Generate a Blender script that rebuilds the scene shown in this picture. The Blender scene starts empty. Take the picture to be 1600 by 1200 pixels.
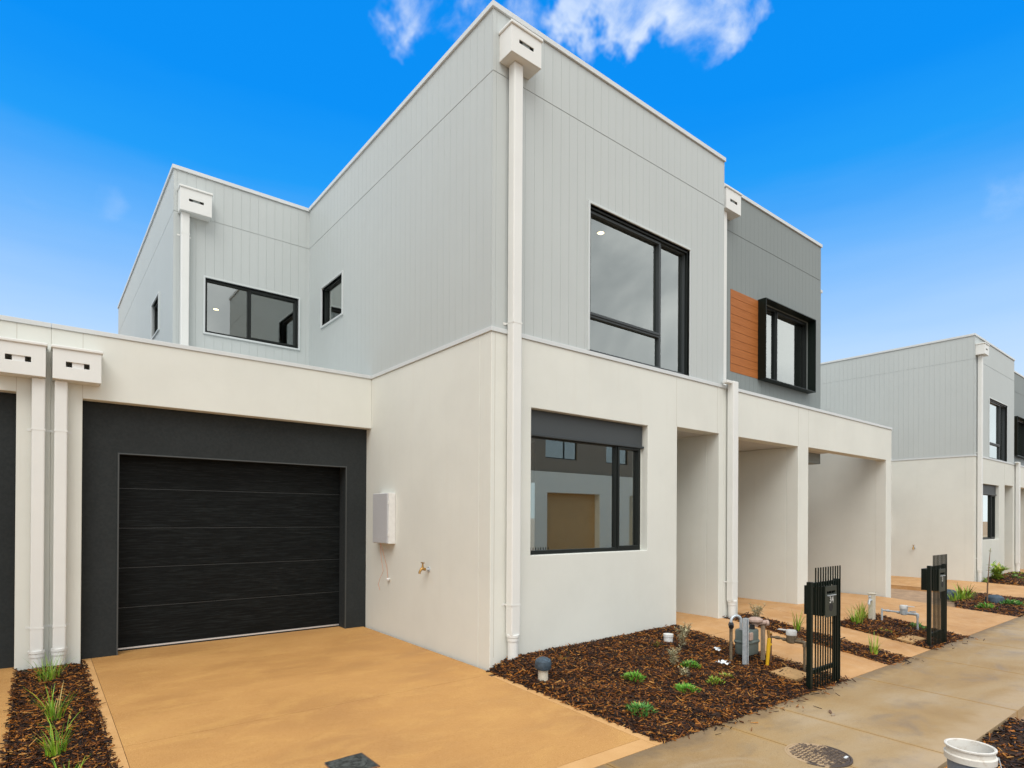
import bpy, math, random
import numpy as np
from mathutils import Vector, Matrix
random.seed(7)
rng = np.random.default_rng(7)
S = bpy.context.scene
COL = S.collection
R = math.radians

# ------------------------------------------------------------------ camera
f_px, yaw, pitch, roll = 931.99, 0.898470, 0.003284, 0.005566
fw = Vector((math.cos(yaw), math.sin(yaw), 0)); rt = Vector((math.sin(yaw), -math.cos(yaw), 0)); up = Vector((0, 0, 1))
f2 = fw*math.cos(pitch)+up*math.sin(pitch); u2 = up*math.cos(pitch)-fw*math.sin(pitch)
r3 = rt*math.cos(roll)+u2*math.sin(roll); u3 = u2*math.cos(roll)-rt*math.sin(roll)
cam = bpy.data.cameras.new('camera'); camo = bpy.data.objects.new('camera', cam); COL.objects.link(camo)
camo.matrix_world = Matrix(((r3.x, u3.x, -f2.x, 0), (r3.y, u3.y, -f2.y, 0), (r3.z, u3.z, -f2.z, 1.5), (0, 0, 0, 1)))
cam.sensor_width = 36; cam.lens = f_px/1600*36; cam.shift_y = (805.47-600)/1600
cam.clip_start = 0.05; cam.clip_end = 3000
S.camera = camo

# ------------------------------------------------------------------ world, sun, exposure
SUN_EL, SUN_AZ = R(52), R(-131)          # azimuth of the sun measured from +x
S.view_settings.view_transform = 'Standard'; S.view_settings.look = 'None'
S.view_settings.exposure = 0.38; S.view_settings.gamma = 1
W = bpy.data.worlds.new('World'); S.world = W; W.use_nodes = True

class NT:
    """small node-graph helper"""
    def __init__(s, tree):
        s.t = tree; s.n = tree.nodes; s.l = tree.links
    def add(s, typ, **k):
        n = s.n.new(typ)
        for a, b in k.items(): setattr(n, a, b)
        return n
    def put(s, sock, v):
        if hasattr(v, 'is_output'): s.l.new(v, sock)
        else: sock.default_value = v
    def math(s, op, a, b=0.0, clamp=False):
        n = s.add('ShaderNodeMath', operation=op, use_clamp=clamp); s.put(n.inputs[0], a); s.put(n.inputs[1], b); return n.outputs[0]
    def vmath(s, op, a, b=(0, 0, 0)):
        n = s.add('ShaderNodeVectorMath', operation=op); s.put(n.inputs[0], a); s.put(n.inputs[1], b)
        return n.outputs['Value'] if op in ('DOT_PRODUCT', 'LENGTH') else n.outputs[0]
    def mix(s, fac, a, b, mode='MIX'):
        n = s.add('ShaderNodeMix', data_type='RGBA', blend_type=mode)
        s.put(n.inputs[0], fac); s.put(n.inputs[6], a); s.put(n.inputs[7], b); return n.outputs[2]
    def rng(s, v, a, b, c=0.0, d=1.0, smooth=True):
        n = s.add('ShaderNodeMapRange', interpolation_type='SMOOTHSTEP' if smooth else 'LINEAR')
        s.put(n.inputs[0], v)
        for i, q in enumerate((a, b, c, d)): n.inputs[i+1].default_value = q
        return n.outputs[0]
    def noise(s, vec, scale, detail=4, rough=.5, dist=0, out=0):
        n = s.add('ShaderNodeTexNoise'); s.put(n.inputs['Vector'], vec)
        n.inputs['Scale'].default_value = scale; n.inputs['Detail'].default_value = detail
        n.inputs['Roughness'].default_value = rough; n.inputs['Distortion'].default_value = dist
        return n.outputs[out]
    def ramp(s, v, stops):
        n = s.add('ShaderNodeValToRGB'); s.put(n.inputs[0], v); e = n.color_ramp.elements
        while len(e) < len(stops): e.new(.5)
        for el, (p, c) in zip(e, stops): el.position = p; el.color = (*c, 1) if len(c) == 3 else c
        return n.outputs[0]
    def scale(s, v, sc):
        n = s.add('ShaderNodeMapping'); s.put(n.inputs[0], v); n.inputs[3].default_value = sc; return n.outputs[0]

g = NT(W.node_tree); W.node_tree.nodes.clear()
dirv = g.add('ShaderNodeTexCoord').outputs['Generated']
sep = g.add('ShaderNodeSeparateXYZ'); g.put(sep.inputs[0], dirv)
el = g.math('MAXIMUM', sep.outputs[2], 0.0)
streak = g.noise(g.scale(dirv, (1.2, 1.2, 9)), 2.2, 4, .55)
el2 = g.math('ADD', el, g.math('MULTIPLY', g.math('SUBTRACT', streak, .5), .05))
blue = g.ramp(el2, [(0, (.58, .70, .78)), (.14, (.52, .645, .79)), (.26, (.335, .525, .785)), (.38, (.115, .365, .775)), (.47, (.010, .268, .75)), (.55, (.0, .222, .735)), (1, (.0, .17, .62))])
nish = g.add('ShaderNodeTexSky', sky_type='NISHITA'); nish.sun_disc = False
nish.sun_elevation = SUN_EL; nish.sun_rotation = R(90)-SUN_AZ
nsky = g.mix(1.0, nish.outputs[0], (.10, .10, .10, 1), 'MULTIPLY')
blue = g.mix(.03, blue, nsky)
# small clouds high in the north
cl = None
nz = g.noise(dirv, 8.5, 6, .55, .3)
ragged = g.math('MULTIPLY', g.math('SUBTRACT', g.noise(dirv, 13, 4, .6), .5), .010)
for d, ca, cb, k in [((0.3785, 0.6452, 0.6637), .9974, .9994, 1), ((0.3989, 0.6433, 0.6535), .9980, .9995, .9), ((0.4452, 0.5843, 0.6785), .9968, .9992, .8), ((0.5284, 0.5341, 0.66), .9978, .9995, .75), ((0.5714, 0.4879, 0.66), .9972, .9994, .9),
                     ((0.6191, 0.4286, 0.658), .9968, .9992, 1), ((0.6538, 0.4157, 0.6323), .9978, .9994, 1), ((.0048, .9208, .3899), .99972, .99999, .34), ((.0702, .9146, .3983), .99970, 1.0, .16), ((.90, .19, .392), .9994, .9999, .25)]:
    v = Vector(d).normalized(); dt = g.vmath('DOT_PRODUCT', dirv, tuple(v))
    dt = g.math('ADD', dt, ragged) if d[2] > .5 else g.math('ADD', dt, g.math('MULTIPLY', ragged, .10))
    w_ = g.math('MULTIPLY', g.rng(dt, ca, cb), k)
    cl = w_ if cl is None else g.math('MAXIMUM', cl, w_)
cden = g.math('MULTIPLY', g.math('MULTIPLY', cl, g.rng(nz, .38, .70)), .95, True)
skyb = g.mix(cden, blue, (.69, .755, .81, 1))
# broken overcast behind the camera and overhead
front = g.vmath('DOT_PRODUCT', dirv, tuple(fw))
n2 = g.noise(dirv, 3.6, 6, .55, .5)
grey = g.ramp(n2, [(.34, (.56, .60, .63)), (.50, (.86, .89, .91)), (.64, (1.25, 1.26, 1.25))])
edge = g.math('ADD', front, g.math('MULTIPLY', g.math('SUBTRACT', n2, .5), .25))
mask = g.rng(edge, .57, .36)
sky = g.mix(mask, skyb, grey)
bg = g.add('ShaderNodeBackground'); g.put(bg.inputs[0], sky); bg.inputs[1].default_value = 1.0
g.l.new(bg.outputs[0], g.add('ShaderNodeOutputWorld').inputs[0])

sun = bpy.data.lights.new('sun', 'SUN'); sun.energy = 1.5; sun.angle = R(38); sun.color = (1, .97, .92)
suno = bpy.data.objects.new('sun', sun); COL.objects.link(suno)
sd = Vector((math.cos(SUN_EL)*math.cos(SUN_AZ), math.cos(SUN_EL)*math.sin(SUN_AZ), math.sin(SUN_EL)))
suno.rotation_euler = sd.to_track_quat('Z', 'Y').to_euler()

# ------------------------------------------------------------------ materials
MATS = {}
def mat(name, col, rough=.7, metal=0, var=0.0, vscale=3.0, bump=0.0, bscale=200.0, spec=.5, fn=None):
    m = bpy.data.materials.new(name); m.use_nodes = True; MATS[name] = m
    t = NT(m.node_tree); b = t.n['Principled BSDF']
    b.inputs['Base Color'].default_value = (*col, 1); b.inputs['Roughness'].default_value = rough
    b.inputs['Metallic'].default_value = metal; b.inputs['Specular IOR Level'].default_value = spec
    pos = t.add('ShaderNodeNewGeometry').outputs['Position']
    c = None
    if var:
        nn = t.noise(pos, vscale, 5, .6)
        c = t.mix(t.rng(nn, .3, .7), tuple(x*(1-var) for x in col)+(1,), tuple(min(1, x*(1+var)) for x in col)+(1,))
        t.put(b.inputs['Base Color'], c)
    if bump:
        bn = t.add('ShaderNodeBump'); bn.inputs['Strength'].default_value = bump; bn.inputs['Distance'].default_value = .004
        t.put(bn.inputs['Height'], t.noise(pos, bscale, 3, .6)); t.l.new(bn.outputs[0], b.inputs['Normal'])
    if fn: fn(t, b, pos, c)
    return m

def f_render(t, b, pos, c):
    # faint rain streaks and trowel mottling of the acrylic render
    s1 = t.noise(t.scale(pos, (5, 5, .35)), 1.6, 4, .6)
    s2 = t.noise(pos, 9, 4, .6)
    c2 = t.mix(t.rng(s1, .52, .80, 0, .14), c, (.60, .57, .50, 1))
    c3 = t.mix(t.rng(s2, .35, .75, 0, .25), c2, (.70, .71, .67, 1))
    dr = t.noise(t.scale(pos, (16, 16, .6)), 1.0, 3, .6)      # faint run marks over the whole coat
    c3 = t.mix(t.rng(dr, .62, .80, 0, .10), c3, (.56, .50, .40, 1))
    t.put(b.inputs['Base Color'], c3)
mat('render_cream', (.695, .705, .65), .88, var=.035, vscale=1.1, bump=.35, bscale=170, fn=f_render)
mat('render_joint', (.50, .47, .41), .9)
def f_clad(t, b, pos, c):
    s1 = t.noise(t.scale(pos, (30, 30, 1.2)), 1.0, 3, .6)
    t.put(b.inputs['Base Color'], t.mix(t.rng(s1, .4, .8, 0, .25), c, tuple(.93*x for x in b.inputs['Base Color'].default_value[:3])+(1,)))
mat('cladding_light', (.485, .522, .515), .62, var=.02, vscale=.8, bump=.12, bscale=60, fn=f_clad)
mat('cladding_dark', (.215, .243, .238), .62, var=.02, vscale=.8, bump=.12, bscale=60, fn=f_clad)
mat('flashing', (.61, .64, .645), .42, .0, var=.02)
mat('trim_paint', (.565, .605, .605), .55)
mat('pipe_paint', (.735, .745, .72), .45, var=.02, vscale=2)
mat('slot_metal', (.20, .22, .21), .45, .4)
mat('galv', (.55, .60, .64), .42, .35, var=.12, vscale=30)
def f_char(t, b, pos, c):
    t.put(b.inputs['Roughness'], t.rng(t.noise(pos, 40, 3), .3, .7, .72, .9))
mat('charcoal_render', (.0235, .0275, .0285), .9, spec=.25, var=.09, vscale=2.0, bump=.3, bscale=190, fn=f_char)
mat('joint_grey', (.034, .038, .039), .4)
mat('charcoal_trim', (.052, .058, .058), .5)
def f_door(t, b, pos, c):
    gr = t.noise(t.scale(pos, (1.2, 1.2, 26)), 3.0, 6, .65, 1.1)
    big = t.noise(t.scale(pos, (.5, .5, 2)), 1.5, 3)
    t.put(b.inputs['Base Color'], t.mix(t.rng(gr, .42, .72), (.0028, .0038, .0040, 1), (.0150, .0185, .0190, 1)))
    t.put(b.inputs['Roughness'], t.rng(big, .3, .7, .50, .66))
    bn = t.add('ShaderNodeBump'); bn.inputs['Strength'].default_value = .55; bn.inputs['Distance'].default_value = .004
    t.put(bn.inputs['Height'], gr); t.l.new(bn.outputs[0], b.inputs['Normal'])
mat('door_grain', (.02, .021, .021), .55, spec=.13, fn=f_door)
mat('seal_silver', (.72, .73, .74), .35, .5)
mat('rubber', (.012, .012, .012), .7)
mat('frame_black', (.0075, .0105, .0095), .42, spec=.3)
mat('frame_grey', (.042, .050, .054), .45, spec=.35)
mat('black_metal', (.0045, .0095, .0065), .4, spec=.25)
mat('letter_plate', (.045, .052, .040), .45, .2, spec=.3)
mat('blind_box', (.046, .054, .058), .55, var=.04, vscale=40)
mat('room_white', (.55, .55, .53), .9)
mat('room_floor', (.25, .21, .17), .8)
def f_wood(t, b, pos, c):
    gr = t.noise(t.scale(pos, (1.5, 1.5, 40)), 2.0, 5, .6, .6)
    t.put(b.inputs['Base Color'], t.mix(t.rng(gr, .3, .75), (.335, .112, .027, 1), (.445, .158, .044, 1)))
mat('timber_board', (.43, .165, .05), .6, spec=.2, fn=f_wood)
mat('wood_groove', (.10, .04, .015), .8)
GLASS_BASE = .22
def f_glass(t, b, pos, c):
    t.n.remove(b)
    o = [n for n in t.n if n.type == 'OUTPUT_MATERIAL'][0]
    tr = t.add('ShaderNodeBsdfTransparent'); tr.inputs[0].default_value = (.68, .72, .69, 1)
    gl = t.add('ShaderNodeBsdfGlossy'); gl.inputs['Roughness'].default_value = 0.0; gl.inputs['Color'].default_value = (.93, .98, .95, 1)
    fr = t.add('ShaderNodeFresnel'); fr.inputs[0].default_value = 1.55
    fac = t.math('ADD', t.math('MULTIPLY', fr.outputs[0], 1.5), GLASS_BASE, True)
    bf = t.add('ShaderNodeNewGeometry').outputs['Backfacing']; fac = t.math('MULTIPLY', fac, t.math('SUBTRACT', 1.0, bf))
    mx = t.add('ShaderNodeMixShader'); t.put(mx.inputs[0], fac); t.l.new(tr.outputs[0], mx.inputs[1]); t.l.new(gl.outputs[0], mx.inputs[2])
    t.l.new(mx.outputs[0], o.inputs[0])
mat('glass', (.8, .8, .8), fn=f_glass)
GLASS_BASE = .42
mat('glass_ground', (.8, .8, .8), fn=f_glass)
def emit(name, col, k):
    m = mat(name, col); b = m.node_tree.nodes['Principled BSDF']
    b.inputs['Emission Color'].default_value = (*col, 1); b.inputs['Emission Strength'].default_value = k
emit('downlight_glow', (1, .70, .34), 16)
# ground
def f_drive(t, b, pos, c):
    a = t.noise(t.scale(pos, (.6, 1.1, 1)), 1.5, 4, .5, .3); d = t.noise(t.scale(pos, (.8, 1.6, 1)), 3.6, 5, .55, .6); s = t.noise(pos, 420, 2, .6); h = t.noise(pos, 30, 4, .7)
    c1 = t.ramp(a, [(.30, (.415, .170, .022)), (.50, (.495, .217, .034)), (.70, (.565, .268, .054))])
    c2 = t.mix(t.rng(d, .44, .72, 0, .5), c1, (.62, .315, .064, 1))
    c2 = t.mix(t.rng(h, .62, .80, 0, .35), c2, (.33, .165, .06, 1))
    c3 = t.mix(t.rng(s, .38, .62), t.mix(.34, c2, (.12, .055, .02, 1)), t.mix(.28, c2, (.90, .68, .40, 1)))
    st = t.noise(t.scale(pos, (1.1, 2.6, 1)), 2.4, 5, .7, 1.5)
    c3 = t.mix(t.rng(st, .60, .78, 0, .16), c3, (.36, .15, .030, 1))
    c3 = t.mix(t.rng(st, .38, .24, 0, .22), c3, (.70, .40, .14, 1))
    sp = t.noise(pos, 95, 2, .5); c3 = t.mix(t.rng(sp, .70, .76, 0, .6), c3, (.20, .095, .03, 1))
    t.put(b.inputs['Base Color'], c3); t.put(b.inputs['Roughness'], t.rng(a, .35, .65, .62, .82))
    bn = t.add('ShaderNodeBump'); bn.inputs['Strength'].default_value = .30; bn.inputs['Distance'].default_value = .003
    t.put(bn.inputs['Height'], t.noise(pos, 260, 3, .6)); t.l.new(bn.outputs[0], b.inputs['Normal'])
mat('driveway_concrete', (.48, .26, .09), .75, spec=.3, fn=f_drive)
def f_path(t, b, pos, c):
    a = t.noise(t.scale(pos, (.8, 1.5, 1)), 1.4, 5, .6, .4); s = t.noise(pos, 380, 2, .6); d = t.noise(pos, 6, 5, .65)
    c1 = t.ramp(a, [(.30, (.43, .205, .060)), (.52, (.53, .275, .095)), (.72, (.62, .345, .14))])
    c2 = t.mix(t.rng(d, .4, .8, 0, .5), c1, (.62, .41, .24, 1))
    c3 = t.mix(t.rng(s, .35, .65), t.mix(.14, c2, (.16, .08, .03, 1)), t.mix(.12, c2, (.85, .66, .42, 1)))
    t.put(b.inputs['Base Color'], c3)
    bn = t.add('ShaderNodeBump'); bn.inputs['Strength'].default_value = .30; bn.inputs['Distance'].default_value = .003
    t.put(bn.inputs['Height'], t.noise(pos, 260, 3, .6)); t.l.new(bn.outputs[0], b.inputs['Normal'])
def f_border(t, b, pos, c):
    a = t.noise(pos, 3.0, 5, .6, .4); s = t.noise(pos, 420, 2, .6)
    c1 = t.ramp(a, [(.32, (.56, .295, .095)), (.68, (.66, .375, .145))])
    t.put(b.inputs['Base Color'], t.mix(t.rng(s, .38, .62), t.mix(.12, c1, (.2, .1, .04, 1)), t.mix(.12, c1, (.85, .7, .5, 1))))
mat('driveway_border', (.6, .33, .12), .7, spec=.3, fn=f_border)
mat('path_concrete', (.5, .3, .14), .78, fn=f_path)
mat('paver_concrete', (.50, .30, .125), .85, var=.12, vscale=14, bump=.3)
def f_foot(t, b, pos, c):
    a = t.noise(t.scale(pos, (.55, 1.1, 1)), 1.3, 5, .55, .4); d = t.noise(t.scale(pos, (.8, 1.4, 1)), 2.6, 6, .6, .6); s = t.noise(pos, 330, 2, .6); k = t.noise(pos, 28, 5, .7); w = t.noise(t.scale(pos, (.45, .9, 1)), 2.2, 5, .65, 1.2)
    c1 = t.ramp(a, [(.30, (.29, .162, .045)), (.45, (.36, .215, .070)), (.57, (.395, .258, .112)), (.70, (.43, .31, .178))])
    c2 = t.mix(t.rng(d, .50, .76, 0, .6), c1, (.20, .132, .072, 1))
    c2 = t.mix(t.rng(w, .50, .74, 0, .6), c2, (.41, .30, .18, 1))
    c2 = t.mix(t.rng(k, .66, .80, 0, .55), c2, (.13, .09, .055, 1))
    c3 = t.mix(t.rng(s, .35, .65), t.mix(.26, c2, (.09, .06, .03, 1)), t.mix(.17, c2, (.78, .66, .46, 1)))
    yy = t.add('ShaderNodeSeparateXYZ'); t.put(yy.inputs[0], pos)
    rag = t.math('ADD', yy.outputs[1], t.math('MULTIPLY', t.math('SUBTRACT', t.noise(pos, 5, 5, .65), .5), .34))
    c3 = t.mix(t.math('MULTIPLY', t.rng(rag, 2.46, 2.62), .62), c3, (.15, .10, .055, 1))      # mulch tannin along the beds
    c3 = t.mix(t.math('MULTIPLY', t.rng(rag, 1.62, 1.40), .45), c3, (.50, .375, .24, 1))       # pale dried silt along the verge
    jx = None
    for q in (2.9, 4.2, 5.0, 6.75, 8.45, 10.15, 11.86, 13.6):
        d_ = t.math('ABSOLUTE', t.math('SUBTRACT', t.math('ADD', yy.outputs[0], t.math('MULTIPLY', t.math('SUBTRACT', t.noise(pos, 12, 3), .5), .04)), q))
        e_ = t.rng(d_, .045, .006); jx = e_ if jx is None else t.math('MAXIMUM', jx, e_)
    c3 = t.mix(t.math('MULTIPLY', jx, .5), c3, (.40, .225, .055, 1))                           # rusty edge beside the joints
    sp = t.noise(pos, 75, 2, .5); c3 = t.mix(t.rng(sp, .71, .76, 0, .75), c3, (.07, .045, .03, 1))
    t.put(b.inputs['Base Color'], c3); t.put(b.inputs['Roughness'], t.rng(d, .45, .7, .70, .48))
    bn = t.add('ShaderNodeBump'); bn.inputs['Strength'].default_value = .28; bn.inputs['Distance'].default_value = .003
    t.put(bn.inputs['Height'], t.noise(pos, 240, 3, .6)); t.l.new(bn.outputs[0], b.inputs['Normal'])
mat('footpath_concrete', (.4, .29, .17), .7, fn=f_foot)
mat('soil', (.085, .052, .032), .95, var=.3, vscale=8, bump=.8, bscale=60)
mat('sandy_soil', (.36, .235, .14), .95, var=.2, vscale=7, bump=.8, bscale=90)
mat('asphalt', (.05, .05, .05), .9, var=.15, vscale=5, bump=.5, bscale=200)
def f_mulchbase(t, b, pos, c):
    n = t.noise(t.scale(pos, (1, 1, 1)), 55, 5, .7)
    t.put(b.inputs['Base Color'], t.ramp(n, [(.3, (.010, .005, .003)), (.6, (.045, .020, .008)), (.8, (.11, .045, .014))]))
mat('mulch_base', (.03, .015, .008), .95, bump=1.0, bscale=50, fn=f_mulchbase)
def f_chip(t, b, pos, c):
    r = t.add('ShaderNodeNewGeometry').outputs['Random Per Island']
    col = t.ramp(r, [(0, (.009, .0045, .003)), (.38, (.026, .009, .0035)), (.60, (.090, .027, .005)), (.77, (.25, .078, .010)), (.92, (.52, .18, .020)), (1, (.66, .34, .09))])
    gr = t.noise(pos, 160, 3, .6)
    t.put(b.inputs['Base Color'], t.mix(t.rng(gr, .35, .7, 0, .5), col, (.012, .006, .003, 1)))
mat('mulch_chip', (.1, .04, .01), .5, spec=.3, fn=f_chip)
def leaf(name, a, b_, rough=.5):
    def f(t, b, pos, c):
        r = t.add('ShaderNodeNewGeometry').outputs['Random Per Island']
        t.put(b.inputs['Base Color'], t.ramp(r, [(0, a), (.86, b_), (.93, (.42, .33, .10))]))
        b.inputs['Subsurface Weight'].default_value = 0
    mat(name, a, rough, fn=f)
leaf('grass_blade', (.06, .20, .008), (.30, .47, .03))
leaf('fleshy_leaf', (.055, .26, .018), (.22, .50, .04), .4)
leaf('olive_leaf', (.12, .15, .018), (.24, .28, .03))
leaf('silver_leaf', (.34, .33, .20), (.60, .55, .36), .7)
leaf('shrub_leaf', (.12, .27, .02), (.38, .52, .05))
leaf('blue_green_leaf', (.045, .20, .035), (.16, .40, .07))
mat('stem_brown', (.16, .09, .05), .8)
mat('brass', (.44, .25, .08), .36, .8, var=.12, vscale=50)
mat('copper', (.24, .13, .08), .5, .6, var=.2, vscale=40)
mat('old_brass', (.23, .18, .12), .5, .5, var=.2, vscale=40)
mat('meter_green', (.125, .155, .145), .5, var=.06, vscale=12)
mat('plastic_yellow', (.72, .42, .012), .45)
mat('plastic_white', (.72, .72, .70), .45, var=.04, vscale=20)
mat('plastic_black', (.015, .015, .016), .4)
mat('regulator_paint', (.46, .33, .27), .55, var=.1, vscale=30)
mat('weathered_post', (.33, .25, .17), .8, var=.15, vscale=30)
mat('vent_cap', (.045, .072, .10), .6, var=.35, vscale=35)
mat('pvc', (.62, .57, .46), .5, var=.06, vscale=30)
mat('cable_orange', (.62, .22, .10), .6)
mat('meterbox_grey', (.50, .51, .53), .4, var=.02)
def f_iron(t, b, pos, c):
    n = t.math('ADD', t.noise(pos, 9, 4, .6, .4), t.math('MULTIPLY', t.vmath('DOT_PRODUCT', t.vmath('SUBTRACT', pos, (4.212, 1.897, 0)), (-.45, .75, 0)), 1.3))
    t.put(b.inputs['Base Color'], t.mix(t.rng(n, .46, .54), (.085, .062, .048, 1), (.47, .33, .19, 1)))
mat('cast_iron', (.2, .16, .12), .6, .1, bump=.3, fn=f_iron)
mat('tread_iron', (.16, .115, .08), .5, .1, var=.5, vscale=20)
mat('drain_grey', (.055, .06, .056), .85, spec=.2, var=.6, vscale=30, bump=.5, bscale=150)
def f_bucket(t, b, pos, c):
    n = t.noise(pos, 9, 5, .65, .6)
    t.put(b.inputs['Base Color'], t.ramp(n, [(.35, (.10, .135, .21)), (.5, (.19, .22, .27)), (.62, (.36, .35, .32))]))
mat('bucket_blue', (.16, .2, .27), .55, fn=f_bucket)
def f_dirtywhite(t, b, pos, c):
    n = t.noise(pos, 14, 6, .7, .5)
    t.put(b.inputs['Base Color'], t.mix(t.rng(n, .5, .75, 0, .6), (.72, .69, .63, 1), (.40, .30, .20, 1)))
mat('bucket_white', (.72, .69, .63), .5, fn=f_dirtywhite)
mat('paper', (.75, .78, .80), .7)
mat('upper_brown', (.26, .205, .14), .7)
mat('door_brown', (.62, .36, .13), .6, var=.05)
mat('number_silver', (.70, .70, .68), .35, .3)
mat('sand_render', (.90, .85, .68), .9)
mat('side_blue', (.20, .24, .26), .8)

# ------------------------------------------------------------------ mesh helpers
class MB:
    def __init__(s): s.v = []; s.f = []; s.mi = []; s.cur = 0
    def quad(s, *pts):
        n = len(s.v); s.v += [tuple(p) for p in pts]; s.f.append(tuple(range(n, n+len(pts)))); s.mi.append(s.cur); return s
    def box(s, x0, x1, y0, y1, z0, z1):
        n = len(s.v)
        s.v += [(x0, y0, z0), (x1, y0, z0), (x1, y1, z0), (x0, y1, z0), (x0, y0, z1), (x1, y0, z1), (x1, y1, z1), (x0, y1, z1)]
        for f in ((0, 3, 2, 1), (4, 5, 6, 7), (0, 1, 5, 4), (1, 2, 6, 5), (2, 3, 7, 6), (3, 0, 4, 7)):
            s.f.append(tuple(n+i for i in f)); s.mi.append(s.cur)
        return s
    def tube(s, pts, r, n=10, cap=True):
        pts = [Vector(p) for p in pts]; rs = r if isinstance(r, (list, tuple)) else [r]*len(pts)
        t0 = (pts[1]-pts[0]).normalized()
        a = t0.orthogonal().normalized(); base = len(s.v)
        for i, p in enumerate(pts):
            if i == 0: t = t0
            elif i == len(pts)-1: t = (pts[i]-pts[i-1]).normalized()
            else: t = ((pts[i+1]-p).normalized()+(p-pts[i-1]).normalized()).normalized()
            a = (a-t*a.dot(t)).normalized(); b = t.cross(a)
            for k in range(n):
                th = 2*math.pi*k/n; s.v.append(tuple(p+(a*math.cos(th)+b*math.sin(th))*rs[i]))
        for i in range(len(pts)-1):
            for k in range(n):
                k2 = (k+1) % n
                s.f.append((base+i*n+k, base+i*n+k2, base+(i+1)*n+k2, base+(i+1)*n+k)); s.mi.append(s.cur)
        if cap:
            s.f.append(tuple(base+k for k in reversed(range(n)))); s.mi.append(s.cur)
            e = base+(len(pts)-1)*n; s.f.append(tuple(e+k for k in range(n))); s.mi.append(s.cur)
        return s
    def lathe(s, prof, c=(0, 0, 0), n=24, close=True):
        base = len(s.v)
        for r, z in prof:
            for k in range(n):
                th = 2*math.pi*k/n; s.v.append((c[0]+r*math.cos(th), c[1]+r*math.sin(th), c[2]+z))
        for i in range(len(prof)-1):
            for k in range(n):
                k2 = (k+1) % n
                s.f.append((base+i*n+k, base+i*n+k2, base+(i+1)*n+k2, base+(i+1)*n+k)); s.mi.append(s.cur)
        if close:
            s.f.append(tuple(base+k for k in reversed(range(n)))); s.mi.append(s.cur)
            e = base+(len(prof)-1)*n; s.f.append(tuple(e+k for k in range(n))); s.mi.append(s.cur)
        return s
    def wall(s, axis, u0, u1, z0, z1, v0, v1, holes=()):
        """slab with rectangular holes; axis 'x' runs along x with thickness v0..v1 in y, axis 'y' runs along y"""
        us = sorted({u0, u1, *[min(max(q, u0), u1) for h in holes for q in h[:2]]}); zs = sorted({z0, z1, *[min(max(q, z0), z1) for h in holes for q in h[2:]]})
        nu, nz_ = len(us)-1, len(zs)-1
        def solid(i, k):
            if i < 0 or k < 0 or i >= nu or k >= nz_: return False
            cu, cz = (us[i]+us[i+1])/2, (zs[k]+zs[k+1])/2
            return not any(h[0] < cu < h[1] and h[2] < cz < h[3] for h in holes)
        ids = {}
        def vid(u, v, z):
            p = (u, v, z) if axis == 'x' else (v, u, z)
            if p not in ids: ids[p] = len(s.v); s.v.append(p)
            return ids[p]
        flip = axis == 'y'
        def face(q):
            q = [vid(*p) for p in q]; s.f.append(tuple(reversed(q)) if flip else tuple(q)); s.mi.append(s.cur)
        for i in range(nu):
            for k in range(nz_):
                if not solid(i, k): continue
                a, b, c, d = us[i], us[i+1], zs[k], zs[k+1]
                face([(a, v0, c), (b, v0, c), (b, v0, d), (a, v0, d)]); face([(b, v1, c), (a, v1, c), (a, v1, d), (b, v1, d)])
                if not solid(i-1, k): face([(a, v1, c), (a, v0, c), (a, v0, d), (a, v1, d)])
                if not solid(i+1, k): face([(b, v0, c), (b, v1, c), (b, v1, d), (b, v0, d)])
                if not solid(i, k-1): face([(a, v1, c), (b, v1, c), (b, v0, c), (a, v0, c)])
                if not solid(i, k+1): face([(a, v0, d), (b, v0, d), (b, v1, d), (a, v1, d)])
        return s

ORG = {}
def obj(name, mb, m, parent=None, smooth=False, bevel=0.0, label=None, kind=None):
    me = bpy.data.meshes.new(name)
    o_ = Vector((0, 0, 0))
    if parent is not None: o_ = ORG[parent.name]
    v = [(p[0]-o_.x, p[1]-o_.y, p[2]-o_.z) for p in mb.v] if parent is not None else mb.v
    me.from_pydata(v, [], mb.f); me.update()
    for mm in (m if isinstance(m, (list, tuple)) else [m]): me.materials.append(MATS[mm])
    if any(mb.mi): me.polygons.foreach_set('material_index', mb.mi)
    if smooth: me.polygons.foreach_set('use_smooth', [True]*len(me.polygons))
    o = bpy.data.objects.new(name, me); COL.objects.link(o)
    if parent is not None: o.parent = parent
    ORG[o.name] = o_
    if smooth:
        md = o.modifiers.new('split', 'EDGE_SPLIT'); md.split_angle = R(38)
    if bevel:
        md = o.modifiers.new('bevel', 'BEVEL'); md.width = bevel; md.segments = 2; md.limit_method = 'ANGLE'; md.angle_limit = R(40)
    if label: o['label'] = label
    if kind: o['kind'] = kind
    return o
def tag(o, label, cat, group=None, kind=None):
    o['label'] = label; o['category'] = cat
    if group: o['group'] = group
    if kind: o['kind'] = kind
    return o
def thing(name, loc, label, cat, group=None):
    o = bpy.data.objects.new(name, None); COL.objects.link(o); o.location = loc; o.empty_display_size = .1
    ORG[o.name] = Vector(loc); return tag(o, label, cat, group)
def single(name, loc, mb, m, label, cat, group=None, smooth=False, bevel=0.0):
    """a thing that is one mesh, its origin at its base"""
    mb.v = [(p[0]-loc[0], p[1]-loc[1], p[2]-loc[2]) for p in mb.v]
    o = obj(name, mb, m, None, smooth, bevel); o.location = loc
    return tag(o, label, cat, group)
def kids(o): return [c for c in COL.objects if c.parent == o]
def copy_tree(o, parent=None, loc=None):
    c = o.copy(); COL.objects.link(c)
    if parent is not None: c.parent = parent; c.matrix_parent_inverse = o.matrix_parent_inverse
    if loc is not None: c.location = loc
    for ch in kids(o): copy_tree(ch, c)
    return c

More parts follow.
